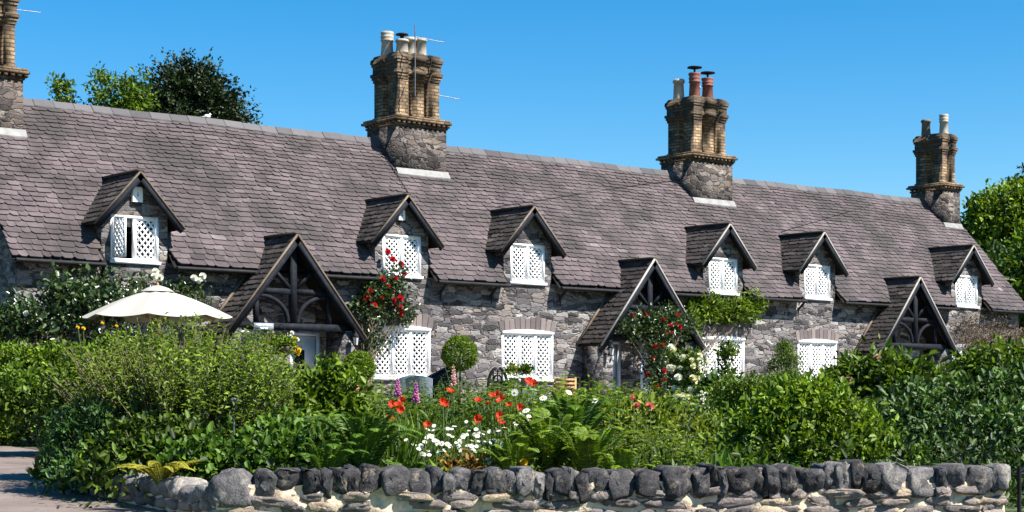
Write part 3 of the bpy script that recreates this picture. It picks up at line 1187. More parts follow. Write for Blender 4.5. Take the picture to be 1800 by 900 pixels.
# the rounded sandy boulder low in the wall and the squared end stones
rock(mb, Wp(WL - 1.95, -.02, .70), AX, (.17, .08, .105), rng, (9, 16), .9, 5, 1.0)
for k, (zz, hz, w) in enumerate(((.82, .06, .20), (.68, .075, .27), (.53, .07, .18), (.38, .07, .25))):
    rock(mb, Wp(WL - w + .03, -.15, zz), AX, (w, .20, hz), rng, (7, 14), .4, 8, rng.uniform(.45, .9))
mb.build('wall_stones', M['wall_rock'], wall, WO)
s = .28
k = 0
while s < WL - .10:
    w = rng.choice([rng.uniform(.06, .10), rng.uniform(.09, .15), rng.uniform(.14, .24)])
    if s + w > WL - .12: w = WL - .06 - s
    h = rng.uniform(.09, .12)
    lean = rng.gauss(0, .12)
    ca, sa = math.cos(lean), math.sin(lean)
    ax = np.stack([e1 * ca + UPV * sa, out, UPV * ca - e1 * sa])
    mb = MB()
    top = 1.088 + .012 * math.sin(s * 1.7) + rng.gauss(0, .014)
    slab(mb, Wp(s + w / 2, 0, top - h), ax, stone_outline(w + .012, 2 * h, rng, 'cope'), -.32, rng.uniform(.02, .055), rng, rng.choice([rng.uniform(.05, .45), rng.uniform(.2, .7)]), .07, .012)
    mb.build('coping_stone', M['coping'], wall, WO)
    s += w + rng.uniform(-.004, .006)
mb = MB()
rock(mb, Wp(WL - .02, -.14, .98), AX, (.10, .24, .125), rng, (9, 16), .6, 12, .75)
mb.build('coping_stone', M['coping'], wall, WO)['label'] = 'tan end stone of the coping'
mb = MB()                          # the big pale-edged stone on the corner
rock(mb, Wp(.12, -.12, .955), AX, (.20, .22, .15), rng, (12, 22), .55, 12, .55)
mb.build('coping_stone', M['coping'], wall, WO)['label'] = 'large rounded corner stone with pale edges'

# return wall running back beside the path
ra, rb = np.append(W(-2.15, 13.0), 0), np.append(W(-3.75, 15.6), 0)
RL = np.linalg.norm(rb - ra)
r1 = (rb - ra) / RL
ro = np.array([-r1[1], r1[0], 0])
if ro @ np.append(FWD, 0) > 0: ro = -ro
Rp = lambda s, d, z: ra + r1 * s + ro * d + UPV * z
ret = thing('return_wall', 'tumbled low stone wall curving back beside the gravel path', 'wall', tuple(Rp(RL / 2, -.12, .4)))
RO = np.array(Rp(RL / 2, -.12, .4))
AXR = np.stack([r1, ro, UPV])
rt = lambda s: float(np.interp(s, [0, .5, 1.2, RL], [.92, .84, .84, .86]))
mb = MB()
n = 14
for i in range(n):
    a, b = RL * i / n, RL * (i + 1) / n
    mb.prism([Rp(a, -.24, .3), Rp(b, -.24, .3), Rp(b, -.24, rt(b)), Rp(a, -.24, rt(a))], ro * .22)
mb.build('mortar_core', M['mortar'], ret, RO)
mb = MB()
for rr in range(5):
    s = rng.uniform(0, .1)
    while s < RL:
        w = rng.uniform(.15, .38)
        rock(mb, Rp(s + w / 2, -.03, rt(s) - .06 - .1 * rr), AXR, (w / 2, .07, .05), rng, (6, 12), .6, 12, rng.uniform(.1, .8))
        s += w + .02
mb.build('wall_stones', M['wall_rock'], ret, RO)
s = .12
while s < RL:
    w = rng.uniform(.14, .3)
    mb = MB()
    rock(mb, Rp(s + w / 2, -.12, rt(s + w / 2) + .045 + rng.uniform(-.02, .03)), AXR, (w / 2 + .03, .18, rng.uniform(.08, .12)), rng, (8, 14), .65, 13, rng.uniform(.3, .9))
    mb.build('coping_stone', M['coping'], ret, RO)
    s += w * .95

# iron gate at the right end of the wall
gp = np.append(W(4.10, 14.07), 0)
gd = np.append(W(5.2, 14.25), 0) - gp
gd /= np.linalg.norm(gd)
gate = thing('iron_gate', 'black wrought iron garden gate with scrolls at the right end of the wall', 'gate', (gp[0], gp[1], .5))
GO = np.array([gp[0], gp[1], .5])
G = lambda s, z: gp + gd * s + UPV * z
mb = MB()
for s in (0, 1.0): mb.tube([G(s, .3), G(s, 1.08)], .018, 8)
for z in (.36, .86, 1.02): mb.tube([G(0, z), G(1.0, z)], .012, 6)
mb.tube([G(.0 + 1.0 * t, 1.03 + .15 * math.sin(PI * t) ** .8) for t in np.linspace(0, 1, 17)], .012, 6)
mb.build('gate_frame', M['black_iron'], gate, GO)
mb = MB()
for k in range(1, 12): mb.tube([G(k / 12, .36), G(k / 12, 1.02)], .007, 6)
mb.build('gate_bars', M['black_iron'], gate, GO)
for k in range(6):
    mb = MB()
    c0 = (k + .5) / 6
    for zc in (.94, .78, .62):
        mb.tube([G(c0 + (.012 + .045 * t) * math.cos(9.5 * t), zc + (.012 + .045 * t) * math.sin(9.5 * t)) for t in np.linspace(0, 1, 22)], .006, 5)
    mb.build('scroll', M['black_iron'], gate, GO)

# ------------------------------------------------------------------ things on and about the house
def alarm(x, y, z, w, h, label):
    o = thing('alarm_box', label, 'alarm box', (x, y, z), 'burglar alarm boxes in the dormer gables')
    mb = MB()
    pts = [(-w / 2, 0, -h / 2), (w / 2, 0, -h / 2), (w / 2, 0, h / 2 - .03), (w / 2 - .03, 0, h / 2), (-w / 2 + .03, 0, h / 2), (-w / 2, 0, h / 2 - .03)]
    mb.prism(pts, (0, -.075, 0))
    mb.build('cover', M['white_paint'], o)
    mb = MB()
    mb.span((-.008, -.083, -.05), (.008, -.076, .04))
    mb.span((-.02, -.083, -.02), (.02, -.076, -.008))
    mb.build('emblem', M['grey_weave'], o)
    mb = MB()
    mb.span((-w / 2 + .02, -.06, -h / 2 - .035), (w / 2 - .02, -.005, -h / 2 - .003))
    mb.build('strobe', M['dark_room'], o)


alarm(.03, -.005, 5.88, .22, .31, 'white burglar alarm box in the gable above the open casement')
alarm(6.62, -.005, 5.90, .17, .25, 'small white alarm box in the gable above the rose-covered window')


def lantern(x, y, z, label, arm):
    o = thing('wall_lantern', label, 'lantern', (x, y, z), 'black porch lanterns')
    mb = MB()
    mb.lathe((0, 0, 0), [(.015, -.2), (.05, -.185), (.06, -.17)], 6)
    mb.lathe((0, 0, 0), [(.085, 0), (.09, .012), (.05, .07), (.02, .1), (.02, .13)], 6)
    for k in range(6):
        a = k * PI / 3
        mb.tube([(.058 * math.cos(a), .058 * math.sin(a), -.17), (.082 * math.cos(a), .082 * math.sin(a), .0)], .006, 5)
    mb.build('lantern_frame', M['black_iron'], o)
    mb = MB()
    mb.tube([(0, 0, .13), (0, arm * .4, .17), (0, arm, .12)], .01, 6)
    mb.build('bracket', M['black_iron'], o)
    mb = MB()
    mb.lathe((0, 0, 0), [(.05, -.168), (.074, -.004)], 6)
    mb.build('lantern_glass', M['curtain'], o)


lantern(4.78, -.97, 3.02, 'black lantern on the right pier of the nearest porch, upper of two', .17)
lantern(4.84, -.95, 2.62, 'black lantern on the right pier of the nearest porch, lower of two', .15)
lantern(12.22, -.97, 2.92, 'black lantern on the pier of the rose-draped porch', .17)

o = thing('name_plaque', 'pale rectangular name plaque on the tie beam of the nearest porch', 'sign', (2.58, -.795, 3.2))
mb = MB()
mb.box((0, 0, 0), (.47, .02, .15))
mb.build('board', M['grey_weave'], o)
mb = MB()
for z, runs in ((.032, ((-.19, -.07), (-.05, .0), (.02, .10), (.115, .17))), (-.035, ((-.09, .0), (.015, .09)))):
    for a, b in runs: mb.span((a, -.014, z - .018), (b, -.0105, z + .018))
mb.build('lettering', M['white_paint'], o)

# television aerials
def yagi(name, label, root, tip, mast=None, n=7, el=.14):
    o = thing(name, label, 'aerial', tuple(root))
    root, tip = np.array(root), np.array(tip)
    if mast:
        mb = MB()
        for p, q, r in mast: mb.tube([np.array(p) - root, np.array(q) - root], r, 6)
        mb.build('mast', M['metal'], o)
    mb = MB()
    d = tip - root
    mb.tube([(0, 0, 0), d], .008, 5)
    for k in range(n):
        c = d * (.2 + .8 * k / (n - 1))
        mb.tube([c - np.array([0, 0, el / 2]), c + np.array([0, 0, el / 2])], .004, 4)
    mb.build('boom', M['metal'], o)
    return o


yagi('tv_aerial', 'thin aerial on the tall mast of the four-pot chimney', (8.42, 1.98, 10.55), (9.2, 1.85, 10.5), [((8.42, 1.98, 9.1), (8.42, 1.98, 10.85), .014), ((8.42, 1.98, 9.5), (8.42, 2.28, 9.5), .012)], 6)
yagi('tv_aerial', 'aerial sticking out sideways from the shaft of the four-pot chimney', (9.36, 2.5, 9.32), (10.05, 2.35, 9.25), None, 9, .08)
yagi('tv_aerial', 'aerial sticking out from the chimney in the top corner of the picture', (-1.6, 2.5, 9.93), (-1.0, 2.45, 9.93), None, 6, .05)
o = thing('chimney_cap', 'small black rain cap behind the mast of the four-pot chimney', 'cowl', (8.56, 2.75, 10.63))
mb = MB()
mb.lathe((0, 0, 0), [(.05, 0), (.05, .1), (.17, .11), (.15, .14), (.03, .17)], 12)
mb.build('cap', M['black_iron'], o)
# roof cables
for lab, pts in (('thin black cable running down the slates from the four-pot chimney', [(7.9, 2.6), (8.0, 1.6), (7.5, .9), (7.2, .45)]),
                 ('thin cable crossing the slates from the middle dormer to the chimney with red pots', [(10.6, 1.5), (13.5, 2.0), (16.4, 2.5), (18.1, 2.75)]),
                 ('thin cable crossing the slates towards the far chimney', [(20.9, 1.5), (23.5, 2.05), (26.5, 2.7)])):
    mb = MB()
    mb.tube([(x, y, roof_z(y) + .06) for x, y in pts], .009, 5)
    single('cable', mb, M['black_iron'], lab, 'cable', (pts[0][0], pts[0][1], roof_z(pts[0][1])))

# pale bird on the ridge
o = thing('dove', 'small pale dove sitting on the roof ridge in front of the dark yew', 'bird', (3.28, 3, RIDGE_Z + .065))
mb = MB()
for (c, r) in (((0, 0, .07), (.11, .055, .06)), ((.09, 0, .14), (.035, .032, .035))):
    rock(mb, c, np.eye(3), r, rng, (9, 12), 1.0, 0)
mb.bar((-.08, 0, .06), (-.22, 0, .03), .05, .015)
mb.tube([(.115, 0, .14), (.145, 0, .133)], [.008, .003], 5)
mb.tube([(.06, 0, .10), (.09, 0, .14)], .03, 6)
mb.tube([(.01, .02, .03), (.01, .02, -.03)], .006, 4)
mb.tube([(.01, -.02, .03), (.01, -.02, -.03)], .006, 4)
mb.build('body', M['terrazzo'], o, smooth=True)
o.scale = (.75, .75, .75)

# ------------------------------------------------------------------ terrace furniture
px, py = at(277, 31)
pz = gz(px, py)
par = thing('parasol', 'large cream garden parasol open in front of the nearest cottage', 'parasol', (px, py, pz))
top, edge, rad = 3.62 - pz, 3.12 - pz, 1.33
mb = MB()
nn = 8
rings = []
for t in np.linspace(.06, 1, 8):
    ring = []
    for k in range(nn * 6):
        a = 2 * PI * k / (nn * 6) + .2
        w = abs(((k % 6) / 6) - .5) * 2            # 1 at ribs, 0 between
        r = rad * t * (1 - .055 * (1 - w) ** 1.0 * 1.2)
        z = top - (top - edge) * (t ** 1.18) - .05 * t * (1 - w ** 2) + .025 * math.sin(t * PI)
        ring.append((r * math.cos(a), r * math.sin(a), z))
    rings.append(ring)
K = nn * 6
f = [(i * K + j, i * K + (j + 1) % K, (i + 1) * K + (j + 1) % K, (i + 1) * K + j) for i in range(len(rings) - 1) for j in range(K)]
mb.add(np.concatenate(rings), f)
mb.build('canopy', M['canvas'], par, smooth=False)
mb = MB()
mb.lathe((0, 0, 0), [(.30, top - .055), (.2, top + .01), (.06, top + .055), (.02, top + .06)], 16)
mb.build('vent_cap', M['canvas'], par)
mb = MB()
mb.lathe((0, 0, 0), [(.02, top + .05), (.03, top + .08), (.012, top + .11)], 8)
mb.build('finial', M['teak'], par)
mb = MB()
mb.tube([(0, 0, 0), (0, 0, top)], .025, 10)
mb.lathe((0, 0, 0), [(.25, 0), (.25, .06), (.05, .09), (.04, .3)], 14)
mb.build('pole', M['teak'], par)
for k in range(nn):
    a = 2 * PI * k / nn + .2
    mb = MB()
    mb.tube([(.04 * math.cos(a), .04 * math.sin(a), top - .06), (rad * .97 * math.cos(a), rad * .97 * math.sin(a), edge - .02)], .011, 5)
    mb.tube([(.03 * math.cos(a), .03 * math.sin(a), top - .6), (rad * .5 * math.cos(a), rad * .5 * math.sin(a), (top + edge) / 2 - .02)], .009, 5)
    mb.build('rib', M['teak'], par)

PZ = 1.237


def patio(u, zc):
    x, y = at(u, zc)
    return x, y, (PZ if y > -2.6 else gz(x, y))


# cast iron chair with an arched back
x, y, z = patio(879, 38)
ch = thing('iron_chair', 'black cast iron garden chair with an arched back beside the pot table', 'chair', (x, y, z), rz=-.4)
mb = MB()
mb.tube([(.22 * math.cos(t), .2, .62 + .52 * math.sin(t) ** .8) for t in np.linspace(0, PI, 15)], .035, 6)
mb.tube([(.13 * math.cos(t), .2, .62 + .36 * math.sin(t) ** .8) for t in np.linspace(0, PI, 15)], .025, 6)
for q in (.66, .74, .82): mb.tube([(-.2, .2, q), (.2, .2, q)], .028, 5)
mb.tube([(-.24, .2, .45), (-.24, .2, .62)], .02, 6)
mb.tube([(.24, .2, .45), (.24, .2, .62)], .02, 6)
for q in (-.12, 0, .12): mb.tube([(q, .2, .45), (q * .8, .2, 1.1)], .018, 5)
mb.tube([(-.2, .2, .85), (0, .2, .72), (.2, .2, .85)], .018, 5)
mb.build('backrest', M['black_iron'], ch)
mb = MB()
mb.lathe((0, 0, .43), [(.25, 0), (.26, .02), (.24, .035)], 16)
mb.build('seat', M['black_iron'], ch)
for sx in (-1, 1):
    for sy in (-1, 1):
        mb = MB()
        mb.tube([(sx * .17, sy * .17, .43), (sx * .2, sy * .2, .2), (sx * .24, sy * .24, 0)], .017, 6)
        mb.build('leg', M['black_iron'], ch)
    mb = MB()
    mb.tube([(sx * .24, .2, .66), (sx * .28, 0, .67), (sx * .25, -.18, .6), (sx * .22, -.18, .43)], .017, 6)
    mb.build('armrest', M['black_iron'], ch)

x, y, z = patio(914, 38)
tb = thing('garden_table', 'small dark garden table carrying two cream plant pots', 'table', (x, y, z))
mb = MB()
mb.lathe((0, 0, .69), [(.36, 0), (.38, .015), (.37, .03)], 20)
mb.build('tabletop', M['black_iron'], tb)
for k in range(4):
    a = k * PI / 2 + .5
    mb = MB()
    mb.tube([(.1 * math.cos(a), .1 * math.sin(a), .69), (.08 * math.cos(a), .08 * math.sin(a), .35), (.3 * math.cos(a), .3 * math.sin(a), 0)], .018, 6)
    mb.build('leg', M['black_iron'], tb)
TABLE = (x, y, z + .72)


def wood_chair(u, zc, label, rz):
    x, y, z = patio(u, zc)
    o = thing('wooden_chair', label, 'chair', (x, y, z), rz=rz)
    for k in range(5):
        mb = MB()
        mb.box((0, .21 + .02 * k, .52 + .085 * k), (.42, .018, .055))
        mb.build('back_slat', M['teak'], o)
    for s in (-1, 1):
        mb = MB()
        mb.bar((s * .22, .2, 0), (s * .22, .32, .92), .045, .03, (0, 1, 0))
        mb.build('rear_leg', M['teak'], o)
        mb = MB()
        mb.bar((s * .22, -.2, 0), (s * .22, -.2, .64), .045, .045, (0, 1, 0))
        mb.build('front_leg', M['teak'], o)
        mb = MB()
        mb.box((s * .22, .0, .655), (.055, .46, .025))
        mb.build('armrest', M['teak'], o)
    mb = MB()
    for k in range(6): mb.box((0, -.18 + .07 * k, .44), (.42, .055, .02))
    mb.build('seat', M['teak'], o)


wood_chair(992, 37.2, 'orange wooden slatted garden chair beside the rose porch', -.75)


def weave_chair(u, zc, label, rz):
    x, y, z = patio(u, zc)
    o = thing('garden_armchair', label, 'chair', (x, y, z), 'grey garden armchairs under the nearest lattice window', rz)
    mb = MB()
    n = 9
    for k in range(n):
        a0, a1 = -1 + 2 * k / n, -1 + 2 * (k + 1) / n
        cv = lambda q: .1 * q * q
        mb.prism([(a0 * .27, .24 - cv(a0), .40), (a1 * .27, .24 - cv(a1), .40), (a1 * .29, .34 - cv(a1), .94 - .07 * a1 * a1), (a0 * .29, .34 - cv(a0), .94 - .07 * a0 * a0)], (0, .025, 0))
    mb.build('backrest', M['grey_weave'], o)
    mb = MB()
    mb.box((0, 0, .41), (.52, .5, .07))
    mb.build('seat', M['grey_weave'], o)
    for s in (-1, 1):
        mb = MB()
        mb.tube([(s * .28, .22, .66), (s * .3, -.1, .66), (s * .29, -.24, .6), (s * .26, -.24, 0)], .016, 6)
        mb.build('armrest', M['black_iron'], o)
        mb = MB()
        mb.tube([(s * .26, .22, .4), (s * .27, .27, 0)], .016, 6)
        mb.build('leg', M['black_iron'], o)
    return o


weave_chair(716, 37.2, 'grey woven garden armchair left of the covered barbecue', 2.9)
weave_chair(741, 36.6, 'grey woven garden armchair pushed against the covered barbecue', 2.3)
weave_chair(920, 36.4, 'low grey garden armchair in front of the pot table', 3.3).scale = (1, 1, .72)

x, y, z = patio(766, 37.6)
bb = thing('covered_barbecue', 'barbecue under a sagging black cover beside the topiary ball', 'barbecue', (x, y, z), rz=-.5)
mb = MB()
prof = [(-.62, .0), (-.60, .55), (-.52, .78), (-.2, .92), (.25, 1.16), (.42, 1.12), (.47, .8), (.5, .0)]
nb = len(prof)
ys = [-.33, -.30, -.2, 0, .2, .30, .33]
vv = []
for yy in ys:
    sc = 1 - .35 * (abs(yy) / .33) ** 4
    for (a, b) in prof: vv.append((a * (1 - .05 * (abs(yy) / .33) ** 4), yy, b * (sc if b > .6 else 1 if b == 0 else sc) + (.02 * math.sin(a * 14 + yy * 9))))
mb.add(vv, [(i * nb + j, i * nb + j + 1, (i + 1) * nb + j + 1, (i + 1) * nb + j) for i in range(len(ys) - 1) for j in range(nb - 1)])
mb.poly(vv[:nb])
mb.poly(vv[-nb:][::-1])
mb.build('cover', M['black_iron'], bb)
for s in (-.5, .4):
    mb = MB()
    mb.lathe((s, 0, 0), [(.02, .0), (.03, .02), (.03, .1)], 8)
    mb.build('foot', M['metal'], bb)


def pot(name, label, x, y, z, r, h, mat, group=None):
    o = thing(name, label, 'plant pot', (x, y, z), group)
    mb = MB()
    mb.lathe((0, 0, 0), [(r * .72, 0), (r * .95, h * .85), (r * 1.08, h * .86), (r * 1.08, h), (r * .9, h), (r * .88, h - .03)], 18)
    mb.build('pot', M[mat], o)
    return o


x, y, z = patio(1240, 34.5)
tr = thing('planter_trough', 'white trough planter on the paving below the white roses', 'planter', (x, y, z), rz=.2)
mb = MB()
mb.prism([(-.22, -.13, 0), (.22, -.13, 0), (.26, -.16, .33), (-.26, -.16, .33)], (0, .28, 0))
mb.span((-.28, -.18, .332), (.28, .14, .36))
mb.build('trough', M['terrazzo'], tr)
TROUGH = (x, y, z + .34)
x, y, z = patio(1222, 35)
P_TERRA = pot('clay_pot', 'terracotta pot on the paving left of the white trough', x, y, z, .15, .26, 'clay_pot')
x, y, z = patio(1267, 34)
P_LOW = pot('clay_pot', 'low brick-red pot on the paving right of the white trough', x, y, z, .14, .2, 'clay_pot')

# solar lamp standing among the shrubs
x, y = at(411, 16.0)
z = gz(x, y)
o = thing('solar_lamp', 'small grey stake lamp poking up between the twiggy shrub branches', 'lamp', (x, y, z))
hh = zat(702, 16.0) - z
mb = MB()
mb.tube([(0, 0, 0), (0, 0, hh - .1)], .012, 6)
mb.build('stake', M['metal'], o)
mb = MB()
mb.lathe((0, 0, hh), [(.03, -.1), (.035, -.04), (.06, -.03), (.055, 0), (.02, .02)], 12)
mb.build('lamp_head', M['metal'], o)
# ------------------------------------------------------------------ plants
NR = np.random.default_rng(7)
LM = {
    'bright': leafmat('leaf_bright', (0.0204, 0.0387, 0.0045), (0.1741, 0.2721, 0.0185)),
    'lime': leafmat('leaf_lime', (0.041, 0.0637, 0.0068), (0.2672, 0.3359, 0.0395)),
    'mid': leafmat('leaf_mid', (0.0109, 0.0251, 0.0036), (0.1206, 0.1988, 0.0159)),
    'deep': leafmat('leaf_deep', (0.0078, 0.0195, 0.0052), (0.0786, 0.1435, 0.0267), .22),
    'blue': leafmat('leaf_blue_green', (0.0117, 0.0358, 0.0104), (0.0907, 0.186, 0.0465)),
    'rose': leafmat('leaf_rose', (0.0091, 0.0228, 0.0078), (0.0725, 0.1163, 0.0326), .2, .3, .6),
    'gold': leafmat('leaf_gold', (0.078, 0.078, 0.0078), (0.4352, 0.3952, 0.0372)),
    'yew': leafmat('leaf_yew', (.006, .012, .005), (.036, .058, .018), .12),
    'dry': leafmat('dry_twig_leaf', (.07, .05, .035), (.24, .18, .13), .1, .7),
    'bronze': leafmat('leaf_bronze', (0.039, 0.0228, 0.0078), (0.266, 0.1395, 0.0279), .25),
    'fern': leafmat('leaf_fern', (0.0143, 0.039, 0.0052), (0.1116, 0.2093, 0.0233)),
    'fernold': leafmat('leaf_fern_gold', (0.065, 0.0715, 0.0078), (0.3869, 0.3488, 0.0372)),
}
PM = {
    'poppy': leafmat('petal_poppy', (.52, .026, .008), (.74, .062, .018), .35, .5, .2),
    'red': leafmat('petal_red', (.30, .006, .012), (.62, .018, .03), .25, .5, .2),
    'pink': leafmat('petal_pink', (.55, .28, .27), (.75, .5, .46), .3, .5, .2),
    'purple': leafmat('petal_purple', (.42, .10, .32), (.62, .25, .5), .3, .5, .2),
    'white': leafmat('petal_white', (.72, .72, .66), (.84, .84, .8), .3, .5, .2),
    'cream': leafmat('petal_cream', (.72, .66, .38), (.85, .82, .62), .3, .5, .2),
    'yellow': leafmat('petal_yellow', (.75, .42, .02), (.85, .6, .03), .3, .5, .2),
    'coral': leafmat('petal_coral', (.5, .12, .08), (.7, .25, .18), .3, .5, .2),
    'blue': leafmat('petal_blue', (.05, .06, .4), (.12, .14, .6), .3, .5, .2),
}


def nrm(a):
    return a / (np.linalg.norm(a, axis=-1, keepdims=True) + 1e-9)


def add_leaves(mb, P, A, Nn, L, Wd, tint, oval=False, fold=.22, curl=.18):
    n = len(P)
    A = nrm(A)
    Sd = nrm(np.cross(A, Nn))
    Nn = np.cross(Sd, A)
    L = np.broadcast_to(np.asarray(L, float), (n,))[:, None]
    Wd = np.broadcast_to(np.asarray(Wd, float), (n,))[:, None]
    if oval:
        v = np.stack([P, P + A * L * .28 + Sd * Wd * .45 + Nn * fold * Wd, P + A * L * .68 + Sd * Wd * .4 + Nn * (fold * Wd - curl * L * .4),
                      P + A * L - Nn * curl * L, P + A * L * .68 - Sd * Wd * .4 + Nn * (fold * Wd - curl * L * .4), P + A * L * .28 - Sd * Wd * .45 + Nn * fold * Wd], 1)
        b = np.arange(n)[:, None] * 6
        f = np.concatenate([b + np.array([[0, 1, 2, 3]]), b + np.array([[0, 3, 4, 5]])])
    else:
        v = np.stack([P, P + A * L * .42 + Sd * Wd * .5 + Nn * fold * Wd, P + A * L - Nn * curl * L, P + A * L * .42 - Sd * Wd * .5 + Nn * fold * Wd], 1)
        b = np.arange(n)[:, None] * 4
        f = np.concatenate([b + np.array([[0, 1, 2]]), b + np.array([[0, 2, 3]])])
    mb.add(v.reshape(-1, 3), f, np.concatenate([tint, tint]))


def c2w(p):                      # (across, away, up) offsets to world axes
    p = np.asarray(p, float)
    return np.stack([p[..., 0] * RGT[0] + p[..., 1] * FWD[0], p[..., 0] * RGT[1] + p[..., 1] * FWD[1], p[..., 2]], -1)


def blob_pts(blobs, n, shell=.4, low=-.35):
    w = np.array([(b[3] * b[4] + b[3] * b[5] + b[4] * b[5]) for b in blobs])
    k = NR.choice(len(blobs), n, p=w / w.sum())
    B = np.array([b[:6] for b in blobs])[k]
    d = nrm(NR.normal(size=(n, 3)))
    d[:, 2] = np.where(d[:, 2] < low, -d[:, 2] * .6, d[:, 2])
    r = NR.random(n) ** shell
    return B[:, :3] + d * r[:, None] * B[:, 3:6], d


def box_pts(s, n, depth=.15):
    """points near the top and sides of a box of half sizes s (z from 0 to s[2])"""
    a = NR.uniform(-1, 1, (n, 3))
    face = NR.choice(5, n, p=[.38, .32, .1, .1, .1])
    q = a * np.array([s[0], s[1], s[2] / 2]) + np.array([0, 0, s[2] / 2])
    d = np.zeros((n, 3))
    dep = NR.random(n) ** 1.6 * depth
    for k, (ax, sg) in enumerate(((2, 1), (1, -1), (1, 1), (0, -1), (0, 1))):
        m = face == k
        d[m, ax] = sg
        lim = s[2] if ax == 2 else sg * s[ax]
        q[m, ax] = lim - sg * dep[m]
    q += NR.normal(size=(n, 3)) * .03
    return q, d


def clump_leaves(mb, C, D, per, sig, L, Wd, oval=False, tint=.45, tv=.22, up=.35, out=.6, keep=None, flat=.6):
    n = len(C)
    P = np.repeat(C, per, 0) + NR.normal(size=(n * per, 3)) * sig * np.array([1, 1, .85])
    Dw = np.repeat(D, per, 0)
    A = Dw * out + NR.normal(size=P.shape) * .6 + np.array([0, 0, up])
    Nn = Dw * .45 + np.array([0, 0, flat]) + NR.normal(size=P.shape) * .45
    t = np.repeat(NR.normal(tint, tv, n), per) + NR.normal(0, .13, n * per)
    l = L * NR.uniform(.45, 1.4, n * per)
    add_leaves(mb, P, A, Nn, l, Wd / L * l, t, oval)


def twigs(mb, C, n, spread=.12, r0=.012, base=None):
    for i in NR.choice(len(C), min(n, len(C)), replace=False):
        b = np.array([NR.normal(0, spread), NR.normal(0, spread), 0]) if base is None else base
        t = C[i]
        m = (b + t) / 2 + np.array([0, 0, .12 * abs(t[2])]) + NR.normal(0, .04, 3)
        mb.tube([b, m, t], [r0, r0 * .7, r0 * .3], 4, NR.random(), False)


def bush(name, label, cat, u, zc, blobs, leaf, nc, per, sig, L, Wd, oval=False, group=None, stems=12, bark='bark', low=-.35, shell=.4, tint=.45, up=.35, out=.6, flat=.6, z=None, box=None):
    x, y = at(u, zc)
    z = gz(x, y) if z is None else z
    o = thing(name, label, cat, (x, y, z), group)
    if box is not None: C, D = box_pts(box, nc, .3)
    else: C, D = blob_pts(blobs, nc, shell, low)
    C, D = c2w(C), c2w(D)
    C[:, 2] = np.maximum(C[:, 2], .03)
    mb = MB()
    clump_leaves(mb, C, D, per, sig, L, Wd, oval, tint, up=up, out=out, flat=flat)
    mb.build('foliage', LM[leaf], o)
    if stems:
        mb = MB()
        twigs(mb, C, stems, .12 if box is None else .4)
        mb.build('stems', M[bark], o)
    return o, C, D


def shoots(name, label, cat, u, zc, n, spread, h, lean, leaf, L, Wd, step, start=.25, stemr=.004, group=None, stemmat='green_stem', ang=.9, oval=False, tint=.45, z=None, depth=None, hv=.25):
    """many upright shoots from a low base, leaves up each one"""
    x, y = at(u, zc)
    z = gz(x, y) if z is None else z
    o = thing(name, label, cat, (x, y, z), group)
    mb, ms = MB(), MB()
    tips = []
    for i in range(n):
        rr = math.sqrt(NR.random())
        a = NR.random() * 2 * PI
        b = np.array([rr * math.cos(a) * spread, rr * math.sin(a) * (depth or spread), 0])
        hh = h * NR.uniform(1 - hv, 1.05) * (1 - .28 * rr ** 2)
        tip = b * (1 + lean) + np.array([NR.normal(0, .06), NR.normal(0, .06), hh])
        mid = b * (1 + lean * .35) + np.array([NR.normal(0, .03), NR.normal(0, .03), hh * .55])
        b, mid, tip = c2w(b), c2w(mid), c2w(tip)
        ts = np.arange(start, 1.0, step / hh)
        if len(ts) < 2: continue
        B = lambda t: (1 - t)[:, None] ** 2 * b + 2 * ((1 - t) * t)[:, None] * (2 * mid - (b + tip) / 2) + (t ** 2)[:, None] * tip
        Pt = B(ts)
        tan = nrm(np.gradient(Pt, axis=0))
        az = np.arange(len(ts)) * 2.4 + NR.random() * 6
        side = np.stack([np.cos(az), np.sin(az), np.zeros(len(ts))], 1)
        A = tan * (1.25 - ang) + side * ang + NR.normal(size=Pt.shape) * .2
        Nn = tan * .8 + np.array([0, 0, .6]) - side * .2 + NR.normal(size=Pt.shape) * .25
        l = L * (1.1 - .5 * ts) * NR.uniform(.7, 1.2, len(ts))
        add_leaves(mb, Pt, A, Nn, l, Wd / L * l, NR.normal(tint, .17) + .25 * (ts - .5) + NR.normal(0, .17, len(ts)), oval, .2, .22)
        ms.tube(B(np.array([0, .33, .66, 1.0])), [stemr * 1.4, stemr, stemr * .8, stemr * .4], 4, NR.random(), False)
        tips.append(tip)
    mb.build('foliage', LM[leaf], o)
    ms.build('stems', M[stemmat], o)
    return o, np.array(tips)


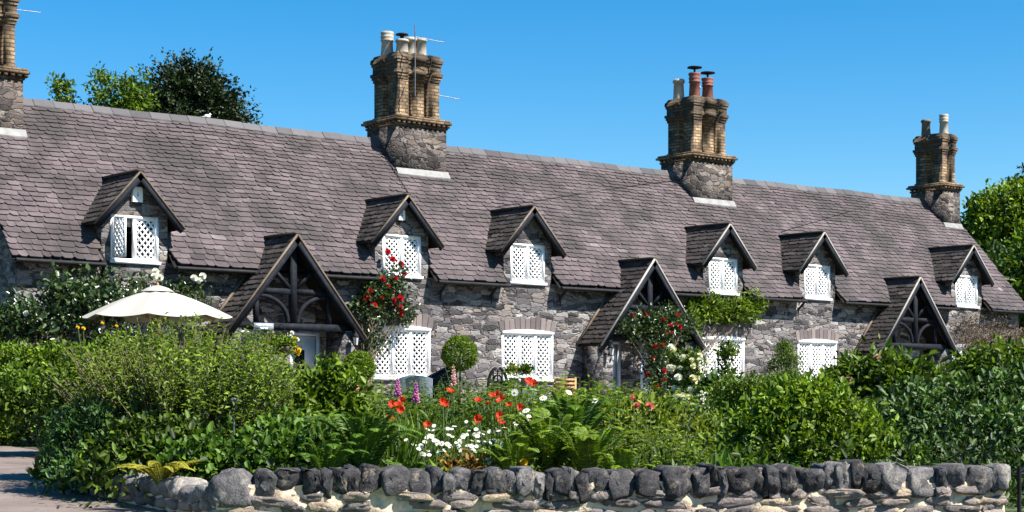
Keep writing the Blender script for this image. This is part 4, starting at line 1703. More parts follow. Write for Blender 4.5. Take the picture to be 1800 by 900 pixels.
def fern(label, u, zc, n, l, leaf='fern', h=.75, az0=None, group='ferns behind the street wall', pin=.125, z=None, name='fern', spread=(.14, .55)):
    x, y = at(u, zc)
    z = gz(x, y) if z is None else z
    o = thing(name, label, 'fern', (x, y, z), group)
    mb, ms = MB(), MB()
    for i in range(n):
        a = 2 * PI * i / n * (1 if az0 is None else .5) + NR.normal(0, .25) + (az0 or 0)
        d = np.array([math.cos(a), math.sin(a), 0])
        ll = l * NR.uniform(.75, 1.15)
        reach = NR.uniform(*spread)
        t = np.linspace(0, 1, 38)
        rr = ll * reach * (t ** 1.25)
        zz = ll * h * (1.9 * t - .95 * t ** 2 * (1 + .5 * reach)) * .95
        Pt = d * rr[:, None] + np.array([0, 0, 1.0]) * zz[:, None]
        tan = nrm(np.gradient(Pt, axis=0))
        side = nrm(np.cross(tan, np.array([0, 0, 1.0]) + d * .01))
        nn_ = np.cross(side, tan)
        prof = np.clip(np.sin(PI * np.clip((t - .08) / .95, 0, 1)) ** .7, 0.05, 1) * (1 - .35 * t)
        for s in (-1, 1):
            A = side * s + tan * .45 + NR.normal(size=Pt.shape) * .05 - nn_ * .12
            m = t > .1
            add_leaves(mb, Pt[m], A[m], nn_[m] + NR.normal(size=Pt[m].shape) * .12, ll * pin * prof[m], .016 + .014 * ll * prof[m], NR.normal(.45, .1) + NR.normal(0, .08, m.sum()) + .15 * t[m], False, .08, .15)
        ms.tube(Pt[::9], [.006, .005, .004, .003, .002], 4, .5, False)
    mb.build('fronds', LM[leaf], o)
    ms.build('stalks', M['green_stem'], o)
    return o


def straps(name, label, cat, u, zc, n, l, w, leaf, spread=.15, lean=.6, group=None, z=None, tint=.45):
    x, y = at(u, zc)
    z = gz(x, y) if z is None else z
    o = thing(name, label, cat, (x, y, z), group)
    mb = MB()
    for i in range(n):
        a = NR.random() * 2 * PI
        d = np.array([math.cos(a), math.sin(a), 0])
        b = d * NR.random() * spread
        ll = l * NR.uniform(.6, 1.1)
        le = lean * NR.uniform(.3, 1.2)
        t = np.linspace(0, 1, 6)
        Pt = b + d * (ll * le * t ** 2)[:, None] + np.array([0, 0, 1.0]) * (ll * (t - .33 * le * t ** 2.5))[:, None]
        sd = np.array([-d[1], d[0], 0]) * .8 + NR.normal(0, .25, 3)
        ww = w * np.array([.7, 1, 1, .85, .55, .04])
        v = np.concatenate([Pt + sd * ww[:, None] / 2, Pt - sd * ww[:, None] / 2])
        mb.add(v, [(k, k + 1, k + 7, k + 6) for k in range(5)], NR.normal(tint, .15))
    mb.build('leaves', LM[leaf], o)
    return o


# --- flower meshes shared by every bloom of a kind
def mesh_of(name, mb, mat, smooth=False):
    o = mb.build(name, mat, None, None, smooth)
    me = o.data
    bpy.data.objects.remove(o)
    return me


def poppy_mesh():
    mb = MB()
    for k in range(6):
        a = k * PI / 3 + .2 * (k % 2)
        r, hh = (.055, .042) if k % 2 else (.062, .03)
        for j in range(4):
            a0, a1 = a + (j - 2) * .33, a + (j - 1) * .33
            w = lambda q: .008 * math.sin(q * 9 + k)
            p = lambda aa, rr, z: (rr * math.cos(aa), rr * math.sin(aa), z)
            mb.add([p(a0, .008, 0), p(a1, .008, 0), p(a1, r * .6, hh * .35), p(a0, r * .6, hh * .35), p(a1, r + w(a1), hh + w(a1)), p(a0, r + w(a0), hh + w(a0))],
                   [(0, 1, 2, 3), (3, 2, 4, 5)], .3 + .5 * ((k * 7 + j * 3) % 5) / 5)
    return mesh_of('flower', mb, PM['poppy'])


def rose_mesh(mat, name='bloom', r=.05):
    mb = MB()
    for ring, (rr, z, tilt, n) in enumerate(((1.0, -.25, .35, 6), (.72, .05, .7, 5), (.42, .28, 1.1, 4), (.16, .42, 1.35, 3))):
        for k in range(n):
            a = 2 * PI * k / n + ring * .5
            d = np.array([math.cos(a), math.sin(a), 0])
            s = np.array([-d[1], d[0], 0])
            w = rr * .75 + .12
            b = d * rr * .35 * r + np.array([0, 0, z * r - .25 * r])
            tp = d * rr * r + np.array([0, 0, (z + .55 * math.sin(tilt)) * r])
            mb.add([b - s * w * .35 * r, b + s * w * .35 * r, tp + s * w * .62 * r - d * .12 * r, tp + np.array([0, 0, .06 * r]) + d * .05 * r, tp - s * w * .62 * r - d * .12 * r], [(0, 1, 2, 3, 4)], .25 + .2 * ring + .05 * (k % 2))
    mb.lathe((0, 0, 0), [(.25 * r, -.5 * r), (.55 * r, -.1 * r), (.45 * r, .3 * r), (.1 * r, .42 * r)], 7, .3)
    return mesh_of(name, mb, mat)


def daisy_mesh():
    mb = MB()
    for k in range(11):
        a = 2 * PI * k / 11
        d = np.array([math.cos(a), math.sin(a), 0])
        s = np.array([-d[1], d[0], 0])
        mb.add([d * .006 - s * .003, d * .026 - s * .0065 + [0, 0, .003], d * .033, d * .026 + s * .0065 + [0, 0, .003], d * .006 + s * .003], [(0, 1, 2, 3, 4)], .5 + .3 * (k % 2))
    mb.lathe((0, 0, 0), [(.011, -.002), (.01, .004), (.004, .007)], 8, .2)
    me = mesh_of('flower', mb, PM['white'])
    me.materials.append(PM['yellow'])
    for p in me.polygons:
        if p.index >= 11: p.material_index = 1
    return me


POPPY, DAISY = poppy_mesh(), daisy_mesh()
ROSE = {k: rose_mesh(PM[k]) for k in ('red', 'white', 'cream', 'pink', 'coral', 'yellow')}


def put(me, parent, p, s=1.0, face=None, name=None):
    o = bpy.data.objects.new(name or me.name.split('.')[0], me)
    COL.objects.link(o)
    setparent(o, parent)
    o.location = p
    o.scale = (s, s, s)
    d = Vector(face if face is not None else (NR.normal(0, .4), NR.normal(0, .4), 1)).normalized()
    q = d.to_track_quat('Z', 'Y')
    o.rotation_euler = q.to_euler()
    return o


TOCAM = np.array([-FWD[0], -FWD[1], 0])


def blooms(o, C, D, kind, n, s=1.0, front=True, jit=.05, pick=None):
    sc = (D @ TOCAM) + .5 * D[:, 2] + NR.normal(0, .35, len(C)) if front else NR.random(len(C))
    idx = np.argsort(-sc)[:max(n * 3, n)]
    for i in NR.choice(idx, n, replace=False):
        p = C[i] + D[i] * jit * 1.2 + NR.normal(0, jit * .5, 3)
        put(ROSE[kind], o, p, s * NR.uniform(.75, 1.2), D[i] + TOCAM * .5 + np.array([0, 0, .4]) + NR.normal(0, .25, 3))


# ---------------------------------------------------------------- trees beyond the roof
def tree(name, label, cat, u, zc, vtop, crown, leaf, nc, per, sig, L, Wd, trunk_h, tr=.25, oval=False, group=None, up=.2, out=.7, limbs=14, low=-.5, tint=.45, shell=.45, flat=.6):
    x, y = at(u, zc)
    z = gz(x, y)
    o = thing(name, label, cat, (x, y, z), group)
    C, D = blob_pts(crown, nc, shell, low)
    C, D = c2w(C), c2w(D)
    mb = MB()
    clump_leaves(mb, C, D, per, sig, L, Wd, oval, tint, up=up, out=out, flat=flat)
    mb.build('crown', LM[leaf], o)
    mb = MB()
    mb.tube([(0, 0, -.1), (.05, .02, trunk_h * .4), (-.03, .06, trunk_h * .75), (.02, .0, trunk_h)], [tr, tr * .8, tr * .6, tr * .3], 10, .5)
    mb.build('trunk', M['bark'], o)
    mb = MB()
    for i in NR.choice(nc, limbs, replace=False):
        b = np.array([0, 0, trunk_h * NR.uniform(.5, .98)])
        m_ = (b + C[i]) / 2 + NR.normal(0, .15, 3)
        mb.tube([b, m_, C[i]], [tr * .3, tr * .18, .015], 5, .5, False)
    mb.build('limbs', M['bark'], o)
    return o


def spray_tree(name, label, u, zc, crown, n, L, leaf):
    """dark yew: long pointed sprays leaving the crown"""
    x, y = at(u, zc)
    z = gz(x, y)
    o = thing(name, label, 'tree', (x, y, z))
    C, D = blob_pts(crown, n, .33, -.5)
    A = nrm(D * np.array([1, 1, .55]) + np.array([0, 0, .25]) + NR.normal(size=D.shape) * .3)
    C, A = c2w(C), c2w(A)
    mb = MB()
    k = 22
    t = np.linspace(0, 1, k)
    ln = NR.uniform(.6, 1.25, n) * L
    P = C[:, None, :] + A[:, None, :] * (t[None, :, None] * ln[:, None, None]) - np.array([0, 0, 1.0]) * (.18 * ln[:, None] * t ** 2)[..., None]
    P = P.reshape(-1, 3)
    Ar = np.repeat(A, k, 0)
    tt = np.tile(t, n)
    add_leaves(mb, P + NR.normal(size=P.shape) * .05, Ar * .8 + NR.normal(size=P.shape) * .55 + np.array([0, 0, -.1]), NR.normal(size=P.shape) + np.array([0, 0, .6]), .30 * (1.15 - .8 * tt), .115 * (1.1 - .5 * tt), np.repeat(NR.normal(.4, .18, n), k) + NR.normal(0, .12, n * k))
    mb.build('crown', LM[leaf], o)
    mb = MB()
    h = crown[0][2]
    mb.tube([(0, 0, -.1), (.1, 0, h * .5), (0, 0, h)], [.4, .3, .12], 10, .5)
    mb.build('trunk', M['bark'], o)
    mb = MB()
    for i in NR.choice(n, 40, replace=False):
        mb.tube([(0, 0, h * NR.uniform(.5, 1)), C[i] * .6 + np.array([0, 0, h * .35]), C[i]], [.08, .05, .015], 5, .5, False)
    mb.build('limbs', M['bark'], o)
    return o


spray_tree('yew_tree', 'dark spiky yew tree rising behind the roof ridge', 330, 60, [(0, 0, 8.6, 1.65, 1.7, 3.2), (.9, 0, 7.6, 1.2, 1.3, 2.2), (-.9, 0, 8.1, 1.0, 1.2, 2.4), (.1, 0, 10.2, 1.2, 1.2, 1.5), (1.45, 0, 7.6, .9, 1, 1.5), (1.9, 0, 6.6, .8, .9, 1.2)], 2000, 1.15, 'yew')
tree('ash_tree', 'light green tree with bare twig tips left of the yew', 'tree', 182, 56, 130, [(0, 0, 8.7, 1.0, 1, 1.6), (.75, 0, 9.0, .8, .9, 1.8), (-.6, 0, 8.2, .7, .8, 1.5), (.0, 0, 10.3, .4, .4, .8), (1.0, 0, 9.9, .5, .6, 1.1)], 'mid', 620, 13, .16, .17, .09, 9.5, .16, limbs=60, low=-.9, tint=.55)
tree('ash_tree', 'small wispy green treetop just above the ridge, left of the other trees', 'tree', 112, 56, 140, [(0, 0, 9.1, .38, .5, 1.1), (.3, 0, 8.5, .5, .5, .9), (-.15, 0, 10.2, .28, .3, .7), (.2, 0, 10.2, .2, .2, .5)], 'mid', 190, 12, .13, .16, .09, 9.4, .12, limbs=40, low=-.9, tint=.5)
tree('sycamore_tree', 'tall bright green leafy tree beyond the right end of the terrace', 'tree', 1790, 78, 290, [(0, 0, 7.0, 2.6, 2.4, 3.2), (-1.2, 0, 7.9, 1.4, 1.5, 1.6), (1.0, 0, 8.6, 1.7, 1.7, 1.9), (-1.3, 0, 4.6, 1.6, 1.6, 2.4), (1.6, 0, 5.0, 2.0, 2, 3)], 'bright', 2400, 30, .26, .23, .15, 7.6, .35, limbs=40, low=-.9, tint=.5, oval=True)
tree('beech_tree', 'green tree at the far right edge, lower than the tall leafy tree', 'tree', 1845, 66, 420, [(0, 0, 4.2, 1.9, 1.8, 3.0), (-.9, 0, 3.0, 1.4, 1.4, 2.0), (.8, 0, 5.6, 1.4, 1.4, 1.6)], 'mid', 700, 20, .22, .24, .15, 5.0, .25, limbs=30, low=-.9, oval=True)
spray_tree('conifer_tree', 'dark conifer tip showing above the tall leafy tree at right', 1803, 90, [(0, 0, 10.2, .7, .7, 2.3), (0, 0, 8, 1.6, 1.6, 2.6)], 520, .55, 'yew')
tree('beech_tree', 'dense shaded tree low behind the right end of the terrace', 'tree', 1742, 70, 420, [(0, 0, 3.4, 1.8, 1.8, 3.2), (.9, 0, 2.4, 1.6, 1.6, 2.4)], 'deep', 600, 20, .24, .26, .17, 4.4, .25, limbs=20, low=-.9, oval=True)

mb = MB()                         # woods closing the view beyond the cottages
n = 1500
xc_ = NR.uniform(-60, 110, n)
zc_ = 135 + NR.uniform(-6, 12, n)
C = np.array([[*W(a, b), 0] for a, b in zip(xc_, zc_)])
C[:, 2] = 1 + NR.random(n) ** .7 * (5.5 + 1.5 * np.sin(xc_ * .21) + 1.0 * np.sin(xc_ * .53 + 1))
clump_leaves(mb, C, np.tile(np.array([-FWD[0], -FWD[1], .4]), (n, 1)), 26, .9, .75, .45, True, .4)
props(mb.build('woods', LM['mid']), 'distant band of green woods closing the view behind the cottages', 'woods', kind='stuff')

# ---------------------------------------------------------------- climbers and shrubs by the cottages
def wallplant(name, label, cat, c, blobs, leaf, nc, per, sig, L, Wd, roots=((0, -.1),), bark='twig', tint=.42, oval=True, ntw=40, group=None):
    """climber against the facade: blobs are (x, y, z, rx, ry, rz) in house axes about c"""
    o = thing(name, label, cat, c, group)
    C, D = blob_pts(blobs, nc, .5, -1)
    mb = MB()
    clump_leaves(mb, C, D * np.array([.6, 1, .8]) + np.array([0, -.5, .1]), per, sig, L, Wd, oval, tint)
    mb.build('foliage', LM[leaf], o)
    mb = MB()
    for i in NR.choice(nc, ntw, replace=False):
        r = np.array([*roots[NR.integers(len(roots))], 0.0])
        t = C[i]
        m1 = r + (t - r) * np.array([.15, .3, .5]) + NR.normal(0, .05, 3)
        mb.tube([r, m1, (m1 + t) / 2 + NR.normal(0, .05, 3), t], [.016, .011, .008, .004], 4, .5, False)
    mb.build('stems', M[bark], o)
    return o, C, D * np.array([.6, 1, .8]) + np.array([0, -.6, .1])


o, C, D = wallplant('climbing_rose', 'dark-leaved climbing rose with red blooms below the second dormer window', 'climbing rose', (5.55, 0, PZ),
                    [(.55, -.2, 2.75, .62, .2, .5), (.05, -.2, 2.45, .42, .2, .38), (.95, -.2, 2.35, .38, .18, .35), (.15, -.18, 1.75, .28, .18, .4), (.85, -.15, 3.25, .2, .12, .35), (.30, -.2, 3.0, .3, .18, .3)],
                    'rose', 240, 12, .09, .085, .055, ((-.05, -.12), (.1, -.1)))
blooms(o, C, D, 'red', 16, 1.35)
for q in ((.72, -.22, 3.62), (.95, -.22, 3.52), (.6, -.2, 3.78)): put(ROSE['red'], o, q, 1.5, (-.3, -1, .4))
mb = MB()
for q in ((.72, -.2, 3.6), (.95, -.2, 3.5), (.6, -.18, 3.76)): mb.tube([(.8, -.15, 3.2), (q[0] + .05, -.2, q[2] - .15), q], .006, 4)
mb.build('stems', M['green_stem'], o)

o, C, D = wallplant('climbing_rose', 'climbing rose with dark red blooms draped across the middle porch and down between its doors', 'climbing rose', (13.705, -.95, PZ),
                    [(-.45, -.1, 2.35, .75, .18, .33), (.5, -.1, 2.35, .8, .2, .42), (0, -.12, 2.1, .6, .2, .35), (-.15, -.16, 1.6, .34, .2, .5), (-.12, -.16, 1.0, .30, .2, .5), (-.1, -.16, .5, .34, .2, .5), (-.15, -.16, .2, .3, .2, .3), (-.9, -.08, 2.15, .4, .15, .25)],
                    'rose', 620, 12, .09, .08, .052, ((-.1, -.1), (.05, -.15)), ntw=60)
blooms(o, C, D, 'red', 26, 1.25)

o, C, D = wallplant('wisteria', 'bright green wisteria trained over the window beside the rose porch', 'climber', (16.9, 0, PZ),
                    [(-.7, -.18, 2.85, .65, .15, .34), (.1, -.15, 2.75, .4, .14, .2), (.65, -.18, 2.8, .6, .16, .28), (1.1, -.15, 3.05, .35, .14, .28), (-1.2, -.18, 2.3, .24, .15, .5), (-1.3, -.16, 1.4, .18, .15, .6)],
                    'bright', 420, 14, .10, .13, .05, ((-1.3, -.08),), oval=False, tint=.45, ntw=24)
o, C, D = wallplant('twiggy_vine', 'dry brown twiggy vine covering the wall under the last dormer', 'climber', (27.9, 0, PZ),
                    [(-.6, -.2, 2.5, .8, .22, .55), (.5, -.22, 2.35, .85, .25, .6), (1.5, -.22, 2.3, .75, .25, .62), (.2, -.2, 1.8, .9, .2, .5), (1.6, -.2, 1.6, .6, .2, .5)],
                    'dry', 420, 11, .12, .10, .022, ((0, -.1), (1.2, -.1)), 'twig', oval=False, ntw=240)
o, C, D = wallplant('climbing_rose', 'leafy climbing rose with a few white blooms at the foot of the nearest dormer', 'climbing rose', (-.2, 0, PZ),
                    [(-.6, -.3, 2.6, .7, .3, .5), (.4, -.3, 2.45, .7, .3, .45), (1.2, -.3, 2.5, .5, .25, .5), (0, -.3, 1.6, .9, .3, .9)],
                    'rose', 260, 12, .12, .10, .06, ((0, -.1),))
blooms(o, C, D, 'white', 4, .9)
for q in ((.45, -.45, 3.05), (.40, -.5, 2.95), (.52, -.5, 2.93), (1.3, -.5, 2.95), (1.42, -.5, 2.9), (1.5, -.5, 3.0)): put(ROSE['white'], o, q, 1.5, (-.3, -1, .4))

o, C, D = bush('rose_bush', 'tall sprawling rose bush with glossy leaves at the far left beside the parasol', 'shrub', 78, 31.5,
               [(0, 0, 1.7, 1.0, .7, .7), (-.85, 0, 1.5, .8, .7, .6), (.75, 0, 1.95, .6, .5, .55), (-.2, 0, .8, 1.4, .7, .8), (.35, 0, 2.35, .35, .3, .35), (1.15, 0, 2.2, .35, .3, .3)], 'rose', 460, 15, .13, .11, .07, True, stems=50, bark='twig')
blooms(o, C, D, 'white', 4, 1.1)

o, C, D = bush('white_rose_bush', 'rose bush covered in white and cream blooms right of the middle porch', 'shrub', 1204, 35.5,
               [(0, 0, .95, .34, .3, .35), (.1, 0, .55, .34, .3, .45), (-.12, 0, 1.25, .24, .2, .2), (.15, 0, 1.2, .22, .2, .2)], 'mid', 170, 13, .08, .075, .045, True, stems=20)
blooms(o, C, D, 'white', 26, 1.45, jit=.12)
blooms(o, C, D, 'cream', 22, 1.4, jit=.12)

o, C, D = bush('hydrangea', 'slender leafy climber standing in front of the lattice window right of the white roses', 'shrub', 1277, 36.5,
               [(0, 0, .85, .16, .15, .5), (.04, 0, 1.4, .17, .15, .3), (-.1, 0, .3, .3, .3, .3), (.1, 0, .25, .35, .3, .25)], 'mid', 130, 12, .07, .09, .05, True, stems=12)
o, C, D = bush('hosta', 'broad pale green leafy plant behind the white trough', 'plant', 1242, 35.6, [(0, 0, .62, .42, .25, .2), (.1, 0, .4, .4, .3, .3)], 'blue', 60, 9, .08, .2, .13, True, stems=0)
o, C, D = bush('conifer_shrub', 'dark upright conifer shrub against the wall between two lattice windows', 'shrub', 1374, 38.5,
               [(0, 0, .6, .52, .45, .8), (.08, 0, 1.2, .34, .3, .45), (.05, 0, 1.55, .18, .18, .22), (-.3, 0, .35, .35, .3, .4)], 'mid', 420, 22, .06, .06, .02, False, stems=10, tint=.5)
for lab, u, zc, r, zz in (('clipped green topiary ball on a stem beside the black barbecue cover', 808, 37, .36, zat(622, 37)), ('smaller clipped topiary ball by the nearest porch', 631, 35.2, .30, zat(645, 35.2))):
    x, y = at(u, zc)
    z = gz(x, y)
    o = thing('topiary_ball', lab, 'topiary', (x, y, z))
    d = nrm(NR.normal(size=(4200, 3)))
    P = d * (r * NR.uniform(.86, 1.04, 4200) * (1 + .05 * np.sin(d[:, 0] * 5 + zc) * np.cos(d[:, 2] * 4 + 1) + .03 * np.sin(d[:, 1] * 9)))[:, None] + np.array([0, 0, zz - z])
    mb = MB()
    add_leaves(mb, P, d * .5 + NR.normal(size=P.shape) * .6 + np.array([0, 0, .3]), d + NR.normal(size=P.shape) * .5, .055, .028, NR.normal(.5, .2, 4200))
    mb.build('foliage', LM['bright'], o)
    mb = MB()
    mb.tube([(0, 0, 0), (.02, 0, (zz - z) * .5), (0, 0, zz - z)], [.03, .025, .02], 8)
    mb.build('trunk', M['bark'], o)
    mb = MB()
    mb.lathe((0, 0, 0), [(.15, 0), (.2, .3), (.22, .32), (.18, .32)], 16)
    mb.build('pot', M['clay_pot'], o)

# hanging basket on the nearest porch
o = thing('hanging_basket', 'hanging flower basket with green trailing leaves and yellow blooms on the nearest porch', 'hanging basket', (2.98, -.98, 2.74))
mb = MB()
mb.lathe((0, 0, 0), [(.05, -.14), (.16, -.06), (.2, .04), (.17, .04)], 14)
mb.build('basket', M['bark'], o)
mb = MB()
for k in range(3): mb.tube([(.19 * math.cos(k * 2.1), .19 * math.sin(k * 2.1), .03), (0, .0, .46)], .005, 4)
mb.tube([(0, 0, .46), (0, .12, .52), (0, .24, .5)], .008, 5)
mb.tube([(.33 + .04 * t * math.cos(7 * t), -.1, .05 + .04 * t * math.sin(7 * t)) for t in np.linspace(.3, 1, 12)], .008, 5)
mb.build('chain', M['black_iron'], o)
C, D = blob_pts([(0, 0, .1, .26, .24, .18), (-.1, 0, .0, .2, .2, .16)], 90, .5, -1)
mb = MB()
clump_leaves(mb, C, D, 10, .05, .07, .045, True, .5)
mb.build('foliage', LM['bright'], o)
for k in range(9): put(ROSE['yellow'], o, (.2 + NR.normal(0, .05), -.16 + NR.normal(0, .05), .02 + NR.normal(0, .08)), 1.0, (.2, -1, .3))
for k in range(8): put(ROSE['white'], o, (.08 + NR.normal(0, .07), -.1 + NR.normal(0, .06), .24 + NR.normal(0, .05)), .9, (0, -1, .6))

# pot plants on the table and the paving
for u_, lab, kind in ((-.13, 'cream pot with a leafy green plant on the garden table, left of two', 'lime'), (.12, 'cream pot with spindly white flowers on the garden table, right of two', 'mid')):
    px_, py_, pz_ = TABLE[0] + u_ * RGT[0], TABLE[1] + u_ * RGT[1], TABLE[2]
    o = pot('plant_pot', lab, px_, py_, pz_, .115, .2, 'buff_pot')
    C, D = blob_pts([(0, 0, .3, .13, .13, .16)], 34, .5, -.2)
    mb = MB()
    clump_leaves(mb, C, D, 7, .04, .10, .035, False, .5, up=.6)
    mb.build('plant', LM[kind], o)
    if kind == 'mid':
        for k in range(8): put(ROSE['white'], o, (NR.normal(0, .12), NR.normal(0, .1), .42 + NR.normal(0, .06)), .5)
for o_, me, kind, n, s in ((tr, None, 'white', 26, .9), (P_TERRA, None, 'coral', 8, .7), (P_LOW, None, 'yellow', 8, .8)):
    hz = .38 if o_ is tr else .27
    C, D = blob_pts([(0, 0, hz + .04, .24 if o_ is tr else .16, .13, .12)], 70, .5, 0)
    mb = MB()
    clump_leaves(mb, C, D, 8, .04, .06, .035, True, .45)
    mb.build('plant', LM['mid'], o_)
    blooms(o_, C, D, kind, n, s, jit=.04)

# ---------------------------------------------------------------- the garden: back and middle rows
bush('clipped_hedge', 'bright green clipped hedge at the left edge above the gravel path', 'hedge', 42, 24.5, None, 'bright', 1000, 18, .07, .075, .045, True, box=(1.0, .8, 1.27), stems=25)
bush('garden_shrub', 'dark green rounded shrub at the path corner below the twiggy bush', 'shrub', 118, 21.5, [(0, 0, .55, .75, .6, .6), (.35, 0, .9, .5, .5, .4), (-.5, 0, .6, .5, .5, .5)], 'mid', 420, 15, .08, .085, .05, True, stems=25)
bush('garden_shrub', 'large fresh green shrub between the nearest porch and the twiggy bush', 'shrub', 535, 20, [(0, 0, .5, .55, .55, .5), (-.38, 0, .5, .45, .45, .5), (.35, 0, .55, .45, .45, .5), (.35, 0, .95, .28, .3, .25), (.0, 0, .8, .3, .3, .2)], 'bright', 560, 16, .075, .085, .045, True, stems=40, tint=.4)
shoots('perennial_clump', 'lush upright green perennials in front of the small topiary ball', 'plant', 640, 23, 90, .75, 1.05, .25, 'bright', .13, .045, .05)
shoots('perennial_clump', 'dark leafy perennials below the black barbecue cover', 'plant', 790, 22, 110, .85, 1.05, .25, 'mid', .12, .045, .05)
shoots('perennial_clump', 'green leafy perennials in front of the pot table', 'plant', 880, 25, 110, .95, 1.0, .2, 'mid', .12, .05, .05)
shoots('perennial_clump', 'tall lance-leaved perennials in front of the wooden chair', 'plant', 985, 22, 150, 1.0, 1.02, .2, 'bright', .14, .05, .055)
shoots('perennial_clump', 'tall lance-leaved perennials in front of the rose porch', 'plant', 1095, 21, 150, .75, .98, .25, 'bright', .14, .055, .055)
bush('garden_shrub', 'yellow-green bushy plant with cream buds left of the white trough', 'shrub', 1160, 19, [(0, 0, .36, .5, .5, .38), (.3, 0, .3, .4, .4, .32), (-.3, 0, .34, .4, .4, .34)], 'lime', 330, 14, .07, .085, .04, True, stems=20, tint=.35)
bush('box_hedge', 'low dark clipped hedge between the paving and the large glossy shrub', 'hedge', 1325, 24, None, 'mid', 560, 18, .06, .055, .03, True, box=(.48, .9, .86), stems=15, tint=.5)
o, C, D = bush('rhododendron', 'dark rhododendron with fading pink blooms left of the far porch', 'shrub', 1560, 22, [(0, 0, .92, .58, .6, .32), (-.35, 0, .85, .4, .5, .28), (.42, 0, .75, .45, .5, .3), (.7, 0, .6, .35, .4, .25)], 'mid', 420, 13, .09, .12, .05, True, stems=60, low=-.2, tint=.4)
blooms(o, C, D, 'pink', 14, 1.3)
mb = MB()
for dx in (-.08, .0, .1): mb.tube([c2w((dx, 0, 0)), c2w((dx * 1.6, .02, .5)), c2w((dx * 4, 0, 1.0))], [.04, .035, .02], 8)
mb.build('trunk', M['bark'], o)
bush('laurel_hedge', 'tall glossy dark hedge at the right edge above the gate', 'hedge', 1735, 19.0, [(-.3, -1.2, .3, .9, .7, .42), (.6, -1.3, .3, .8, .7, .45), (0, 0, .45, .95, .8, .5), (-.7, 0, .4, .6, .6, .42), (.75, 0, .5, .7, .7, .55), (.3, 0, .75, .6, .6, .3), (.2, -.3, .3, 1.0, .6, .4)], 'deep', 1700, 18, .085, .074, .042, True, stems=40, tint=.5)
bush('laurel_hedge', 'lighter green hedge top in front of the twiggy vine at right', 'hedge', 1760, 26, [(0, 0, .95, .75, .7, .45), (.6, 0, .95, .6, .6, .5), (-.35, 0, .8, .5, .6, .42), (0, 0, .5, 1.0, .8, .6)], 'mid', 800, 17, .085, .09, .05, True, stems=25, tint=.45)
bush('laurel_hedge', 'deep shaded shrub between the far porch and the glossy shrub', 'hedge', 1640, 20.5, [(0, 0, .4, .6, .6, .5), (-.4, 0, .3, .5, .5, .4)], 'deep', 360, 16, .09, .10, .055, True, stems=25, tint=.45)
bush('garden_shrub', 'green filler shrub in the gap left of the box hedge', 'shrub', 1262, 21, [(0, 0, .22, .45, .5, .28)], 'mid', 120, 14, .07, .08, .04, True, stems=8)

# ---------------------------------------------------------------- front row
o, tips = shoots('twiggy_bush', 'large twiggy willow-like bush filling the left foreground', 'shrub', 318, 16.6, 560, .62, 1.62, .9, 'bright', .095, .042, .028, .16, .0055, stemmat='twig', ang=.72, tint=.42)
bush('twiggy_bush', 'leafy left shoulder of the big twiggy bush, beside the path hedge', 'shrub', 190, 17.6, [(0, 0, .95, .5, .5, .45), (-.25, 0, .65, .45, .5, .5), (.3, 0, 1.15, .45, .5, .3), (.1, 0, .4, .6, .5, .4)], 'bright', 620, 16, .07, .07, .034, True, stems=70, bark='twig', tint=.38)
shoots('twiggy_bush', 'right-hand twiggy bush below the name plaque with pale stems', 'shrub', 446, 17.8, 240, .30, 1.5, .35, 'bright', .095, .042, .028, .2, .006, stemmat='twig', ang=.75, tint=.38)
bush('garden_shrub', 'blue-green leafy shrub at the path edge in the lower left', 'shrub', 150, 16.0, [(0, 0, .32, .36, .4, .36), (.3, 0, .45, .4, .4, .42), (-.05, 0, .55, .3, .3, .25), (.1, -.3, .15, .4, .3, .2)], 'blue', 430, 14, .065, .075, .03, True, stems=20, tint=.4)
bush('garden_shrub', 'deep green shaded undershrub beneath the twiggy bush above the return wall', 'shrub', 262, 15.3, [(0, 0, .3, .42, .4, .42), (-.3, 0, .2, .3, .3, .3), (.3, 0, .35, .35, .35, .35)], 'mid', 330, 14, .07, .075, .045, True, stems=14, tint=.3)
fern('yellowing fern over the return wall at lower left', 283, 14.15, 18, .5, 'fernold', .7, z=.88, spread=(.45, 1.0))
bush('leafy_plant', 'broad-leaved green plant above the large corner stone', 'plant', 395, 14.6, [(0, 0, .28, .42, .35, .28), (.35, 0, .3, .35, .3, .28), (-.3, 0, .25, .3, .3, .25)], 'fern', 330, 14, .075, .068, .045, True, stems=12, tint=.4)
bush('leafy_plant', 'round-leaved green plant behind the coping right of the twiggy bush', 'plant', 492, 14.9, [(0, 0, .35, .42, .35, .36), (.25, 0, .25, .35, .3, .3)], 'fern', 330, 14, .075, .07, .046, True, stems=14, tint=.42)
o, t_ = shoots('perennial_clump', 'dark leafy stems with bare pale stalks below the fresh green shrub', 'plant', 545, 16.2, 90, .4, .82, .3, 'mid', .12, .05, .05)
FE = [('tall dark green fern left of the daisies', 640, 14.5, 26, .98, 'fern', .95), ('spreading fern at the wall left of the tall dark fern', 575, 14.2, 22, .75, 'fern', .9),
      ('low fern at the wall just left of the daisies', 712, 14.1, 18, .6, 'fern', .8), ('bright fern right of the daisies below the poppies', 905, 14.3, 18, .74, 'bright', .9),
      ('tall upright bright fern in the centre of the bed', 965, 14.6, 24, .98, 'bright', .98), ('broad fern leaning over the coping right of the upright fern', 1035, 14.3, 20, .88, 'bright', .92),
      ('fern tucked behind the lance-leaved plants at the wall', 1095, 14.2, 15, .65, 'bright', .85), ('shaded fern behind the upright fern', 1005, 15.6, 26, 1.0, 'fern', 1.05)]
for lab, u, zc, n, l, lf, h in FE: fern(lab, u, zc, n, l, lf, h)
straps('daylily_clump', 'arching strap-leaved clump under the red poppies left of the daisies', 'plant', 695, 15.2, 130, .85, .022, 'fern', .22, .55)
straps('daylily_clump', 'strap-leaved clump with pale blades below the pink foxgloves', 'plant', 748, 17, 110, .85, .022, 'bright', .25, .5)
